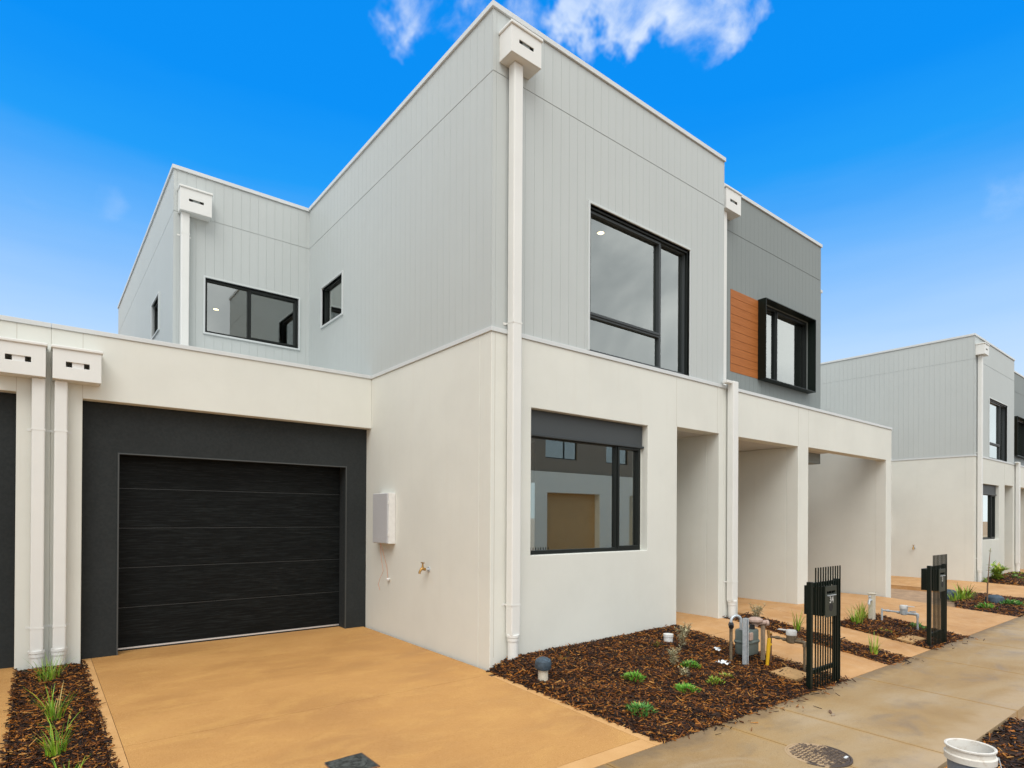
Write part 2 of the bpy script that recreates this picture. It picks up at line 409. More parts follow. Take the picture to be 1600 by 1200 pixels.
# ------------------------------------------------------------------ lie of the land
def pl(x, pts):
    if x <= pts[0][0]: return pts[0][1]
    for (a, b), (c, d) in zip(pts, pts[1:]):
        if x <= c: return b+(d-b)*(x-a)/(c-a)
    return pts[-1][1]
ZH = [(0, -.02), (3.5, -.02), (6.5, .10), (10, .09), (13.7, -.08), (19.6, -.14)]
ZS = [(0, -.07), (3.5, -.10), (6.5, -.15), (8.2, -.17), (14, -.2)]
def zg(x, y):
    s = pl(x, ZS); h = pl(x, ZH)
    if y <= 2.65: return s-.015*(2.65-max(y, 0))
    if y <= 4.77: return s+(h-s)*(y-2.65)/2.12
    gz = h if x > 3.5 else 0.0
    return h+(gz-h)*min(1, (y-4.77)/2.75)
def sheet(x0, x1, y0, y1, dz=0.0, nx=None, ny=None, fn=None, mb=None, skirt=0.0):
    mb = mb or MB(); nx = nx or max(1, int((x1-x0)/.35)); ny = ny or max(1, int((y1-y0)/.3)); b = len(mb.v)
    for j in range(ny+1):
        for i in range(nx+1):
            x = x0+(x1-x0)*i/nx; y = y0+(y1-y0)*j/ny
            mb.v.append((x, y, zg(x, y)+dz+(fn(x, y) if fn else 0)))
    w = nx+1
    for j in range(ny):
        for i in range(nx):
            a = b+j*w+i; mb.f.append((a, a+1, a+w+1, a+w)); mb.mi.append(mb.cur)
    if skirt:   # turned-down slab edge
        ring = [(i, 0) for i in range(nx+1)]+[(nx, j) for j in range(1, ny+1)]+[(i, ny) for i in range(nx-1, -1, -1)]+[(0, j) for j in range(ny-1, 0, -1)]
        top = [b+j*w+i for i, j in ring]; n = len(mb.v)
        for t_ in top: p = mb.v[t_]; mb.v.append((p[0], p[1], p[2]-skirt))
        L = len(ring)
        for k in range(L):
            k2 = (k+1) % L; mb.f.append((top[k2], top[k], n+k, n+k2)); mb.mi.append(mb.cur)
    return mb

# ------------------------------------------------------------------ ground and paving
gm = MB()
xs = [-900, -300, -100, -40, -20, -12, -8]+[i*.7 for i in range(-10, 45)]+[36, 45, 70, 140, 400, 900]
ys = [-900, -300, -100, -40, -22]+[i*.7 for i in range(-20, 16)]+[14, 20, 40, 120, 400, 900]
for y in ys:
    for x in xs: gm.v.append((x, y, zg(min(max(x, 0), 25), min(max(y, 0), 8))-.09-(.06 if y < 0 else 0)))
for j in range(len(ys)-1):
    for i in range(len(xs)-1):
        a = j*len(xs)+i; gm.f.append((a, a+1, a+len(xs)+1, a+len(xs))); gm.mi.append(0)
obj('ground', gm, 'sandy_soil', kind='structure')

J = .004  # half width of a joint
def slabs(name, xr, yr, dz, m, skirt=.10):
    mb = MB()
    for xa, xb in zip(xr, xr[1:]):
        for ya, yb in zip(yr, yr[1:]):
            sheet(xa+J, xb-J, ya+J, yb-J, dz, mb=mb, skirt=skirt)
    return obj(name, mb, m, kind='structure')
sub = MB()
for (a, b, c, d) in [(.37, 3.5, 2.66, 7.86), (-4.2, -.14, 2.66, 7.86), (6.54, 7.64, 2.66, 8), (8.25, 9.03, 2.66, 8), (9.05, 13.5, 3.9, 8), (10.46, 13.5, 2.66, 3.9), (16.5, 19.59, 2.66, 7.8), (-14, 34, 1.34, 2.64)]:
    sheet(a, b, c, d, -.006, mb=sub)
obj('joint_filler_ground', sub, 'soil', kind='structure').name = 'ground_under_paving'
# driveway of the pale house: floated border round a slab in two pours
def driveway(name, x0, x1, ytop):
    mb = MB(); bw = .08
    for a in [(x0, x0+bw, 2.65, 4.66), (x0, x0+bw, 4.66, ytop), (x0+bw, x1-bw, 2.65, 2.79), (x1-bw, x1, 2.65, 4.60),
              (x0+bw, x1-bw, 2.79, 4.66), (x0+bw, x1, 4.66, ytop) if x1 < 4 else (x0+bw, x1, 4.66, ytop)]:
        e = J*.45
        mb.cur = 0 if (a[1]-a[0] > 1 and a[3]-a[2] > .5) else 1
        xb_ = a[1]-e if not (a[1] == x1 and a[2] > 4.5) else a[1]-.006
        sheet(a[0]+e, xb_, a[2]+e, a[3]-e, 0.0, mb=mb, skirt=.1)
    return obj(name, mb, ['driveway_concrete', 'driveway_border'], kind='structure')
driveway('driveway', .37, 3.50, 7.86)
driveway('driveway', -4.2, -.14, 7.86)
slabs('path', [6.53, 7.65], [2.65, 4.3, 7.4], 0, 'path_concrete')
slabs('path', [8.24, 9.04], [2.65, 4.1, 7.6], 0, 'path_concrete')
slabs('driveway', [9.04, 10.30], [3.86, 7.8], .0, 'path_concrete')
slabs('driveway', [10.46, 13.5], [2.65, 3.95, 7.8], .0, 'path_concrete')
sheet_d = sheet(10.30, 10.46, 3.86, 7.8, -.002); obj('driveway', sheet_d, 'path_concrete', kind='structure')
slabs('driveway', [16.5, 19.59], [2.65, 4.66, 7.7], 0, 'path_concrete')
slabs('path', [22.6, 23.7], [2.65, 4.3, 7.4], 0, 'path_concrete')
slabs('path', [24.3, 29.5], [2.65, 4.1, 7.6], 0, 'path_concrete')
slabs('footpath', [-12, -9, -6.5, -3.8, -1.2, 1.4, 2.9, 4.2, 5.0, 6.75, 8.45, 10.15, 11.86, 13.6, 15.4, 17.2, 19, 21, 23, 25, 27, 29, 31, 33], [1.33, 2.65], 0, 'footpath_concrete')
# kerb, road and far footpath behind the camera
mb = MB(); mb.box(-60, 80, -.85, -.70, -.5, -.14); obj('kerb', mb, 'paver_concrete', kind='structure', bevel=.02)
mb = MB(); mb.quad((-300, -7.2, -.30), (300, -7.2, -.30), (300, -.85, -.30), (-300, -.85, -.30)); obj('road', mb, 'asphalt', kind='structure')
mb = MB(); mb.box(-60, 80, -8.7, -7.2, -.5, -.16); obj('footpath', mb, 'footpath_concrete', kind='structure', bevel=.02)

# ------------------------------------------------------------------ window builder
def window(parent, axis, u0, u1, z0, z1, plane, out, fw_=.05, dp=.07, mull=(), trans=(), m='frame_black', name='window', sash=(), glass='glass'):
    """frame from plane inward (out = -1 when the outside is the lower side of the axis); pane is a sub-part"""
    a, b = (plane, plane+dp) if out < 0 else (plane-dp, plane)
    mb = MB()
    holes = []
    cols = [u0+fw_]+[q for c in mull for q in (c-fw_/2, c+fw_/2)]+[u1-fw_]
    for i in range(0, len(cols), 2):
        ua, ub = cols[i], cols[i+1]; rows = [z0+fw_]
        for (ci, zt) in trans:
            if ci == i//2: rows += [zt-fw_/2, zt+fw_/2]
        rows.append(z1-fw_)
        for k in range(0, len(rows), 2): holes.append((ua, ub, rows[k], rows[k+1]))
    mb.wall(axis, u0, u1, z0, z1, a, b, holes)
    w = obj(name, mb, m, parent, bevel=.003)
    pm = MB(); sm = MB()
    pc = (a+b)/2
    for i, h in enumerate(holes):
        if i in sash:  # an opening sash stands a little proud
            q = .030
            s0, s1 = (a-.012, pc+.004) if out < 0 else (pc-.004, b+.012)
            sm.wall(axis, h[0]-.012, h[1]+.012, h[2]-.012, h[3]+.012, s0, s1, [(h[0]+q-.012, h[1]-q+.012, h[2]+q-.012, h[3]-q+.012)])
            h = (h[0]+q-.02, h[1]-q+.02, h[2]+q-.02, h[3]-q+.02)
        if axis == 'x': pm.box(h[0]-.005, h[1]+.005, pc-.003, pc+.003, h[2]-.005, h[3]+.005)
        else: pm.box(pc-.003, pc+.003, h[0]-.005, h[1]+.005, h[2]-.005, h[3]+.005)
    obj('pane', pm, glass, w)
    if sm.v: obj('sash', sm, m, w, bevel=.002)
    return w
def trim(parent, axis, u0, u1, z0, z1, v0, v1, w, m, name='window_trim'):
    mb = MB().wall(axis, u0, u1, z0, z1, v0, v1, [(u0+w, u1-w, z0+w, z1-w)]); return obj(name, mb, m, parent, bevel=.003)

def planks(mb, axis, u0, u1, z0, z1, v0, v1, holes=(), pitch=.1265, gap=.0022, start=None):
    u = start if start is not None else u0
    while u > u0: u -= pitch
    while u < u1-.002:
        a, b = max(u0, u+gap/2), min(u1, u+pitch-gap/2); u += pitch
        if b-a < .004: continue
        cuts = sorted({a, b, *[q for h in holes for q in h[:2] if a < q < b]})
        for p, q in zip(cuts, cuts[1:]):
            c = (p+q)/2; segs = [(z0, z1)]
            for h in holes:
                if h[0] < c < h[1]:
                    ns = []
                    for s0, s1 in segs:
                        if h[2] > s0: ns.append((s0, min(s1, h[2])))
                        if h[3] < s1: ns.append((max(s0, h[3]), s1))
                    segs = [x for x in ns if x[1]-x[0] > .003]
            for s0, s1 in segs:
                if axis == 'x': mb.box(p, q, v0, v1, s0, s1)
                else: mb.box(v0, v1, p, q, s0, s1)
    return mb

def sockets(mb, x, y, w, d, z0, z1):
    mb.box(x-w/2, x+w/2, y-d/2, y+d/2, z0, z1)
def downpipe(parent, x, y, zt, zb, w=.115, d=.10, clips=(), wall_y=None, sock=.20):
    """square painted pipe with a round socket at its foot; y is its centre"""
    mb = MB(); rz = zb+sock if sock else zb
    mb.box(x-w/2, x+w/2, y-d/2, y+d/2, rz+.02, zt)
    p = obj('downpipe', mb, 'pipe_paint', parent, bevel=.012)
    if sock:
        s = MB().lathe([(.054, -.15), (.054, rz-zb-.035), (.061, rz-zb-.033), (.061, rz-zb), (.067, rz-zb+.006), (.067, rz-zb+.03), (.05, rz-zb+.034)], (x, y, zb), 20)
        obj('socket', s, 'pipe_paint', p, smooth=True)
    for cz in clips:
        c = MB(); t = .002
        c.box(x-w/2-t, x+w/2+t, y-d/2-t, y-d/2, cz-.008, cz+.008)
        for sx in (-1, 1):
            xa = x+sx*(w/2); c.box(min(xa, xa+sx*t), max(xa, xa+sx*t), y-d/2, wall_y, cz-.008, cz+.008)
            c.box(min(xa, xa+sx*.035), max(xa, xa+sx*.035), wall_y-.004, wall_y-.001, cz-.012, cz+.012)
        obj('bracket', c, 'pipe_paint', p)
    return p
def rain_head(parent, x0, x1, yf, yb, z0, z1, slot, bright=False):
    mb = MB().wall('x', x0, x1, z0, z1, yf, yf+.012, [slot]); mb.box(x0, x0+.012, yf+.012, yb, z0, z1); mb.box(x1-.012, x1, yf+.012, yb, z0, z1); mb.box(x0+.012, x1-.012, yf+.012, yb, z0, z0+.012)
    h = obj('rain_head', mb, 'pipe_paint', parent, bevel=.003)
    l = MB().box(x0-.014, x1+.014, yf-.016, yb, z1+.0005, z1+.032); obj('lid', l, 'pipe_paint', h, bevel=.008)
    m_ = (slot[0]+slot[1])/2; w_ = slot[1]-slot[0]; s = MB().box(m_-w_*.24, m_+w_*.26, yf+.0125, yf+.016, slot[2]-.01, slot[3]+.01); obj('baffle_or_sky_strip', s, 'plastic_white' if bright else 'slot_metal', h)  # bright: white colour stands in for sky light showing through the slot
    return h
def downlight(parent, x, y, z):
    d = MB().lathe([(.035, -.004), (.045, -.004), (.052, -.012), (.055, 0)], (x, y, z), 20); o = obj('downlight', d, 'room_white', parent)
    e = MB().lathe([(.043, -.0075), (.043, -.006)], (x, y, z), 20); obj('lamp', e, 'downlight_glow', o)

# ------------------------------------------------------------------ the pale townhouse
YF, XS, ZT, ZR = 4.772, 3.525, 6.583, 3.357
def pale_house(label, group):
    h = thing('townhouse', (XS, YF, 0), label, 'townhouse', group)
    # ground-floor rendered walls
    w = MB()
    GW = (4.05, 5.962, 1.10, 2.655); EN = (6.56, 7.53, -1, 2.70)
    w.wall('x', XS, 7.655, -.45, ZR, YF, YF+.20, [GW, EN])
    w.wall('y', YF+.20, 9.88, -.45, ZR, XS, XS+.2)
    w.box(7.53, 7.655, YF+.20, 7.4, -.45, ZR)                        # right wall of the entry porch
    w.box(6.36, 6.56, YF+.20, 7.4, -.45, ZR)                         # left wall of the porch
    w.box(6.56, 7.53, 7.2, 7.4, -.45, 2.70)                          # back of the porch
    obj('rendered_wall', w, 'render_cream', h, bevel=.006)
    obj('porch_ceiling', MB().box(6.56, 7.53, YF+.20, 7.2, 2.70, 2.78), 'room_white', h)
    d = obj('entry_door', MB().box(6.66, 7.46, 7.16, 7.197, .12, 2.25), 'charcoal_trim', h, bevel=.003)
    obj('handle', MB().box(6.72, 6.74, 7.10, 7.158, .9, 1.5), 'galv', d)
    for x, zb_ in ((6.545, 2.70), (7.485, 2.70), (XS+.046, .1)): obj('control_joint', MB().box(x-.002, x+.002, YF-.0012, YF+.004, zb_, ZR-.002), 'render_joint', h)
    # garage front
    w = MB(); YG = 7.49
    w.wall('x', .10, XS, -.45, ZR, YG, YG+.14, [(.355, XS, -1, 2.69)])
    obj('garage_beam', w, 'render_cream', h, bevel=.006)
    obj('control_joint', MB().box(.353, .357, YG-.0012, YG+.004, 2.69, ZR-.002), 'render_joint', h)
    s = MB().wall('x', .355, XS, -.45, 2.69, YG+.145, YG+.165, [(.68, 3.235, -1, 2.165)])
    s.box(.66, .68, YG+.165, YG+.40, -.45, 2.185); s.box(3.235, 3.255, YG+.165, YG+.40, -.45, 2.185); s.box(.68, 3.235, YG+.165, YG+.40, 2.165, 2.185)
    obj('garage_surround', s, 'charcoal_render', h)
    t = MB()
    t.box(.672, .686, YG+.137, YG+.16, -.03, 2.171); t.box(3.229, 3.243, YG+.137, YG+.16, -.03, 2.171); t.box(.686, 3.229, YG+.137, YG+.16, 2.157, 2.171)
    obj('door_trim', t, 'charcoal_trim', h)
    d = MB(); yd = YG+.355; ph = 2.13/4.83; z = .035
    for i in range(5):
        z1 = min(z+ph, 2.20); d.box(.682, 3.233, yd, yd+.04, z+.0035, z1-.0035)
        z = z1
    d.box(.682, 3.233, yd+.010, yd+.038, .036, 2.19)
    gd = obj('garage_door', d, 'door_grain', h, bevel=.003)
    hl = MB()
    for i in range(1, 5): hl.box(.684, 3.231, yd-.001, yd+.012, .035+ph*i-.0028, .035+ph*i+.0024)
    obj('panel_joint', hl, 'joint_grey', gd)
    obj('bottom_rail', MB().box(.684, 3.231, yd-.006, yd+.03, .018, .034), 'seal_silver', gd)
    obj('rubber_seal', MB().box(.684, 3.231, yd-.003, yd+.03, -.03, .017), 'rubber', gd)
    obj('garage_roof', MB().box(.12, XS, YG+.14, 9.9, 3.10, 3.18), 'flashing', h)
    obj('garage_side_wall', MB().box(.12, .3, YG+.14, 9.9, -.3, 3.10), 'render_cream', h)
    obj('garage_back_wall', MB().box(.3, XS, 9.72, 9.88, -.3, 3.10), 'render_cream', h)
    # flashings
    c = MB(); o = .014
    c.box(XS-o, 7.655, YF-o, YF+.03, ZR, ZR+.046); c.box(XS-o, XS+.03, YF+.03, 9.885, ZR, ZR+.046)
    c.box(.10, XS-o, YG-o, YG+.16, ZR, ZR+.046)
    obj('base_flashing', c, 'flashing', h, bevel=.003)
    c = MB(); o = .022
    c.box(XS-o, 7.634+.01, YF-o, YF+.14, ZT, ZT+.055); c.box(XS-o, XS+.14, YF+.14, 9.9-o, ZT, ZT+.055)
    c.box(1.53-o, XS+.14, 9.9-o, 10.04, ZT-.01, ZT+.045); c.box(1.53-o, 1.67, 10.04, 17.5, ZT-.01, ZT+.045)
    c.box(7.50, 7.644, YF+.14, 17.5, ZT, ZT+.055)
    obj('parapet_cap', c, 'flashing', h, bevel=.004)
    # upper storey: board backing with openings, vertical boards in front
    UW = (4.905, 6.815, ZR+.05, 5.085); SW = (8.49, 9.30, 4.515, 5.115); BW = (1.955, 3.35, 4.262, 5.083); LW = (11.14, 11.90, 4.53, 5.10)
    zc = ZR+.05; zj = 5.959; k = .005
    w = MB()
    w.wall('x', XS+k, 7.634-k, zc-.03, ZT, YF+k, YF+.16, [UW])
    w.wall('y', YF+.16, 9.9+k, zc-.03, ZT, XS+k, XS+.16, [SW])
    w.wall('x', 1.53+k, XS+k, 3.0, ZT-.01, 9.9+k, 10.06, [BW])
    w.wall('y', 10.06, 17.5, 3.0, ZT-.01, 1.53+k, 1.69, [LW])
    w.box(7.48, 7.634-k, YF+.16, 17.5, zc-.03, ZT); w.box(1.69, 7.48, 17.35, 17.5, 3, ZT-.01)
    obj('upper_wall', w, 'cladding_light', h)
    for nm, ax, u0, u1, v0, v1, ho, z0, z1, st in [('cladding', 'x', XS, 7.634, YF, YF+k-.001, [UW], zc, ZT, XS+.045), ('cladding', 'y', YF+k, 9.9, XS, XS+k-.001, [SW], zc, ZT, YF+.02),
                                               ('cladding', 'x', 1.53, XS, 9.9, 9.9+k-.001, [BW], 3.1, ZT-.01, 1.575), ('cladding', 'y', 9.9+k, 17.5, 1.53, 1.53+k-.001, [LW], 3.1, ZT-.01, 9.93)]:
        b = MB()
        planks(b, ax, u0, u1, z0, zj-.005, v0, v1, ho, start=st); planks(b, ax, u0, u1, zj+.005, z1-.007, v0, v1, ho, start=st)
        obj(nm, b, 'cladding_light', h)
    # roof and rooms
    obj('roof', MB().box(1.7, 7.48, 10.06, 17.35, 6.2, 6.3).box(XS+.16, 7.48, YF+.16, 10.06, 6.2, 6.3), 'flashing', h)
    r = MB(); r.box(XS+.16, 7.48, YF+.16, 9.9, 5.66, 5.74); r.box(1.69, 7.48, 10.06, 17.3, 5.66, 5.74)
    r.box(XS+.16, 7.48, 8.3, 8.4, 3.2, 5.66); r.box(XS+.2, 6.36, 8.2, 8.3, .1, 3.1); r.box(5.0, 5.1, 10.06, 17.3, 3.2, 5.66)
    r.box(XS+.2, 7.48, YF+.2, 9.9, 2.95, 3.03)
    obj('inner_wall', r, 'room_white', h)
    r = MB(); r.box(XS+.16, 7.48, YF+.2, 9.9, 3.2, 3.26); r.box(1.69, 7.48, 10.06, 17.3, 3.2, 3.26); r.box(XS+.2, 6.36, YF+.2, 8.2, .08, .12)
    obj('room_floor', r, 'room_floor', h)
    downlight(h, 6.40, 6.0, 5.66); downlight(h, 2.79, 13.1, 5.66)
    # windows
    wd = window(h, 'x', UW[0]+.012, UW[1]-.006, UW[2]+.002, UW[3]-.012, YF+.055, -1, .038, .075, mull=(6.26,), trans=((0, 3.84),), m='frame_grey', sash=(1,))
    t = MB(); t.box(UW[0]-.028, UW[0], YF-.016, YF+.15, UW[2], UW[3]+.028); t.box(UW[1], UW[1]+.016, YF-.006, YF+.15, UW[2], UW[3]+.028); t.box(UW[0], UW[1], YF-.016, YF+.15, UW[3], UW[3]+.028)
    obj('window_trim', t, 'trim_paint', h, bevel=.003)
    ul = MB(); ul.box(UW[0]+.012, UW[1]-.006, YF+.02, YF+.055, UW[3]-.034, UW[3]-.012); ul.box(UW[1]-.028, UW[1]-.006, YF+.02, YF+.055, UW[2], UW[3]-.034)
    obj('window_head', ul, 'frame_black', h)
    window(h, 'x', GW[0]+.004, GW[1]-.03, GW[2]+.004, 2.40, YF+.09, -1, .040, .07, mull=(5.49,), sash=(1,), glass='glass_ground')
    bb = obj('blind_box', MB().box(GW[0]+.002, GW[1]-.022, YF+.075, YF+.19, 2.40, GW[3]-.002), 'blind_box', h)
    obj('bottom_rail', MB().box(GW[0]+.002, GW[1]-.004, YF+.055, YF+.10, 2.372, 2.399), 'frame_grey', bb, bevel=.004)
    obj('window_reveal', MB().box(GW[1]-.02, GW[1]-.001, YF+.10, YF+.19, GW[2]+.003, 2.37), 'render_cream', h)
    for ax, q, mu, pl_ in [('x', BW, (2.585,), 9.9), ('y', SW, (), XS), ('y', LW, (), 1.53)]:
        window(h, ax, q[0]+.004, q[1]-.004, q[2]+.004, q[3]-.004, pl_+.03, -1, .032, .07, mull=mu, sash=(1,) if mu else ())
        trim(h, ax, q[0]-.028, q[1]+.028, q[2]-.028, q[3]+.028, pl_-.020, pl_+.15, .028, 'trim_paint')
    # rainwater goods
    rain_head(h, 3.602, 3.99, 4.571, YF-.001, 6.07, 6.338, (3.70, 3.888, 6.192, 6.228))
    downpipe(h, 3.762, 4.70, 6.07, .09, clips=(3.46, .62), wall_y=YF)
    rain_head(h, .108, .500, 7.31, 7.489, 2.83, 3.125, (.212, .402, 2.955, 3.006), True)
    downpipe(h, .178, 7.43, 2.83, -.0, w=.105, clips=(2.33, .40), wall_y=7.49, sock=.15)
    rain_head(h, 1.585, 2.005, 9.72, 9.899, 5.93, 6.255, (1.70, 1.895, 6.08, 6.115))
    downpipe(h, 1.668, 9.83, 5.93, 3.2, w=.11, clips=(5.62,), wall_y=9.9, sock=0)
    return h

# ------------------------------------------------------------------ the grey townhouse with the porticos
def grey_house(label, group):
    h = thing('townhouse', (7.66, YF, 0), label, 'townhouse', group); YD = 5.14
    w = MB()
    w.wall('x', 7.66, 13.84, -.45, ZR, YF, YF+.20, [(8.035, 9.845, -1, 2.70), (10.20, 13.56, -1, 2.715)])
    w.box(7.66, 8.035, YF+.20, 7.6, -.45, 2.70); w.box(9.845, 10.20, YF+.20, 7.8, -.45, 2.70); w.box(13.56, 13.84, YF+.20, 9.5, -.45, ZR)
    w.box(8.035, 9.845, 7.4, 7.6, -.45, 2.70); w.box(10.2, 13.56, 7.8, 8.0, -.45, 3.2)
    obj('rendered_wall', w, 'render_cream', h, bevel=.006)
    for x in (9.848, 10.197): obj('control_joint', MB().box(x-.002, x+.002, YF-.0012, YF+.004, 2.715, ZR-.002), 'render_joint', h)
    obj('portico_ceiling', MB().box(7.66, 10.2, YF+.20, 7.4, 2.702, 2.80).box(10.2, 11.41, YF+.20, YD-.002, 2.716, 2.80), 'room_white', h)
    g_ = obj('garage_door', MB().box(10.4, 13.3, 7.74, 7.797, -.1, 2.3), 'door_grain', h)
    e_ = obj('entry_door', MB().box(8.4, 9.3, 7.35, 7.397, .1, 2.3), 'charcoal_trim', h)
    c = MB(); o = .014
    c.box(7.655, 13.84+o, YF-o, YF+.215, ZR, ZR+.046); c.box(13.55, 13.84+o, YF+.215, 9.5, ZR, ZR+.046)
    obj('base_flashing', c, 'flashing', h, bevel=.003)
    obj('portico_roof', MB().box(7.66, 11.4, YF+.215, YD, 3.22, 3.30), 'flashing', h)
    k = .005; zj = 5.959
    OW = (9.235, 10.94, 3.80, 5.07); WP = (8.405, 9.235, 3.79, 5.075)
    w = MB(); w.wall('x', 7.66, 11.45-k, 2.53, ZT, YD+k, YD+.16, [OW, (7.5, 10.19, 2, 2.81)])
    w.box(11.29, 11.45-k, YD+.16, 17.5, 2.53, ZT); w.box(7.66, 11.29, 17.3, 17.5, 3, ZT)
    obj('upper_wall', w, 'cladding_dark', h)
    b = MB()
    planks(b, 'x', 7.66, 11.45, 3.30, zj-.005, YD, YD+k-.001, [OW, WP], start=7.70); planks(b, 'x', 7.66, 11.45, zj+.005, ZT-.007, YD, YD+k-.001, start=7.70)
    planks(b, 'x', 10.21, 11.45, 2.53, 3.29, YD, YD+k-.001, start=10.22)
    obj('cladding', b, 'cladding_dark', h)
    b = MB(); planks(b, 'y', YD+k, 17.5, 2.53, zj-.005, 11.45-k+.001, 11.45); planks(b, 'y', YD+k, 17.5, zj+.005, ZT-.007, 11.45-k+.001, 11.45)
    obj('cladding', b, 'cladding_dark', h)
    c = MB(); o = .022
    c.box(7.646, 11.45+o, YD-o, YD+.14, ZT, ZT+.055); c.box(11.31, 11.45+o, YD+.14, 17.5, ZT, ZT+.055)
    obj('parapet_cap', c, 'flashing', h, bevel=.004)
    # lower wing behind, its edge just seen past the tower
    obj('rear_wing', MB().box(11.45, 12.17, 5.46, 17, 2.6, 6.0), 'cladding_dark', h)
    obj('rear_cap', MB().box(11.45, 12.20, 5.44, 17, 6.0, 6.05), 'flashing', h)
    # timber boards
    b = MB(); z = WP[2]; n = 10; ph = (WP[3]-WP[2])/n
    for i in range(n): b.box(WP[0]+.003, WP[1]-.001, YD-.004, YD+k-.002, z+.0018, z+ph-.0018); z += ph
    tb = obj('timber_panel', b, 'timber_board', h, bevel=.002)
    # projecting window hood
    t = .014; yo = 4.998
    b = MB().wall('x', OW[0]-.02, OW[1]+.02, OW[2]-.02, OW[3]+.02, yo, YD+.1, [(OW[0]-.02+t, OW[1]+.02-t, OW[2]-.02+t, OW[3]+.02-t)])
    obj('window_hood', b, 'black_metal', h, bevel=.002)
    window(h, 'x', OW[0]+.0, OW[1]-.0, OW[2]+.0, OW[3]-.0, YD+.02, -1, .046, .075, mull=(9.83,), m='frame_black', sash=(1,))
    r = MB(); r.box(7.66, 11.29, YD+.16, 17.3, 5.66, 5.74); r.box(7.66, 11.29, 9.2, 9.3, 3.3, 5.66); r.box(7.66, 7.72, YD+.16, 9.2, 3.3, 5.66)
    obj('inner_wall', r, 'room_white', h)
    obj('room_floor', MB().box(7.66, 11.29, YD+.16, 17.3, 3.22, 3.3), 'room_floor', h)
    obj('roof', MB().box(7.66, 11.31, YD+.16, 17.3, 6.2, 6.3), 'flashing', h)
    rain_head(h, 7.98, 8.385, 4.955, YD-.001, 6.125, 6.43, (8.09, 8.285, 6.255, 6.295))
    p = downpipe(h, 8.06, 5.07, 6.125, 3.45, sock=0)
    p = downpipe(h, 7.762, 4.70, 3.455, .105, w=.135, clips=(.60,), wall_y=YF)
    obj('elbow', MB().box(7.56, 7.6835, 4.66, 4.745, 3.41, 3.452), 'pipe_paint', p, bevel=.008)
    return h

G1 = 'terrace of rendered townhouses'
H1 = pale_house('pale grey board-clad townhouse with black garage door beside the orange driveway', G1)
H2 = grey_house('mid-grey board-clad townhouse with timber panel, black hooded window and two open porticos', G1)
DX = 16.03
H3 = copy_tree(H1, None, (XS+DX, YF, -.15)); 
for c_ in kids(H3):        # this house has no small window on its side wall
    if c_.type == 'MESH' and c_.name.startswith(('window', 'window_trim')):
        bb_ = [Vector(q)+Vector((XS, YF, 0)) for q in c_.bound_box]
        if max(q.x for q in bb_) < 4.2 and min(q.x for q in bb_) > 3.3 and max(q.y for q in bb_) < 9.6:
            for k_ in kids(c_): bpy.data.objects.remove(k_)
            bpy.data.objects.remove(c_)
ORG[H3.name] = Vector((XS, YF, 0))
pb_ = MB(); planks(pb_, 'y', 8.485, 9.305, 4.51, 5.12, XS, XS+.004, start=YF+.02); pb_.box(XS+.0045, XS+.10, 8.491, 9.299, 4.516, 5.114)
obj('cladding', pb_, 'cladding_light', H3)
H3['label'] = 'distant pale townhouse beyond the open lane, its blank side wall facing the porticos'
H4 = copy_tree(H2, None, (7.66+DX, YF, -.15)); H4['label'] = 'distant dark grey townhouse cut off by the right edge of the photo'

# neighbour on the left: garage front up to the party line, then its own two-storey block
h = thing('townhouse', (-2, 7.49, 0), 'adjoining townhouse at the left edge, its charcoal garage front beside the narrow mulch strip', 'townhouse', G1)
YG = 7.49
obj('garage_beam', MB().wall('x', -3.5, .0995, -.45, ZR, YG, YG+.14, [(-3.3, -.165, -1, 2.69)]), 'render_cream', h, bevel=.006)
obj('control_joint', MB().box(-.167, -.163, YG-.0012, YG+.004, 2.69, ZR-.002), 'render_joint', h)
s = MB().wall('x', -3.3, -.165, -.45, 2.69, YG+.145, YG+.165, [(-3.0, -.47, -1, 2.165)]); s.box(-.47, -.45, YG+.165, YG+.4, -.45, 2.185); s.box(-3.02, -3.0, YG+.165, YG+.4, -.45, 2.185)
obj('garage_surround', s, 'charcoal_render', h)
b = MB()
for i in range(5): b.box(-3.0, -.47, YG+.355, YG+.395, .035+i*.44, .035+(i+1)*.44-.007)
obj('garage_door', b, 'door_grain', h, bevel=.003)
obj('garage_roof', MB().box(-3.5, .10, YG+.14, 17, 3.10, 3.18), 'flashing', h)
obj('base_flashing', MB().box(-3.5, .098, YG-.014, YG+.16, ZR, ZR+.046), 'flashing', h, bevel=.003)
w = MB().box(-8, -3.5, YF, 17, -.45, ZR); obj('rendered_wall', w, 'render_cream', h, bevel=.006)
w = MB().box(-8, -3.5, YF+.01, 17, ZR+.002, ZT); obj('upper_wall', w, 'cladding_light', h)
rain_head(h, -.34, .056, 7.31, 7.489, 2.83, 3.125, (-.245, -.055, 2.955, 3.006), True)
downpipe(h, .003, 7.43, 2.83, -.0, w=.105, clips=(2.33, .40), wall_y=7.49, sock=.15)

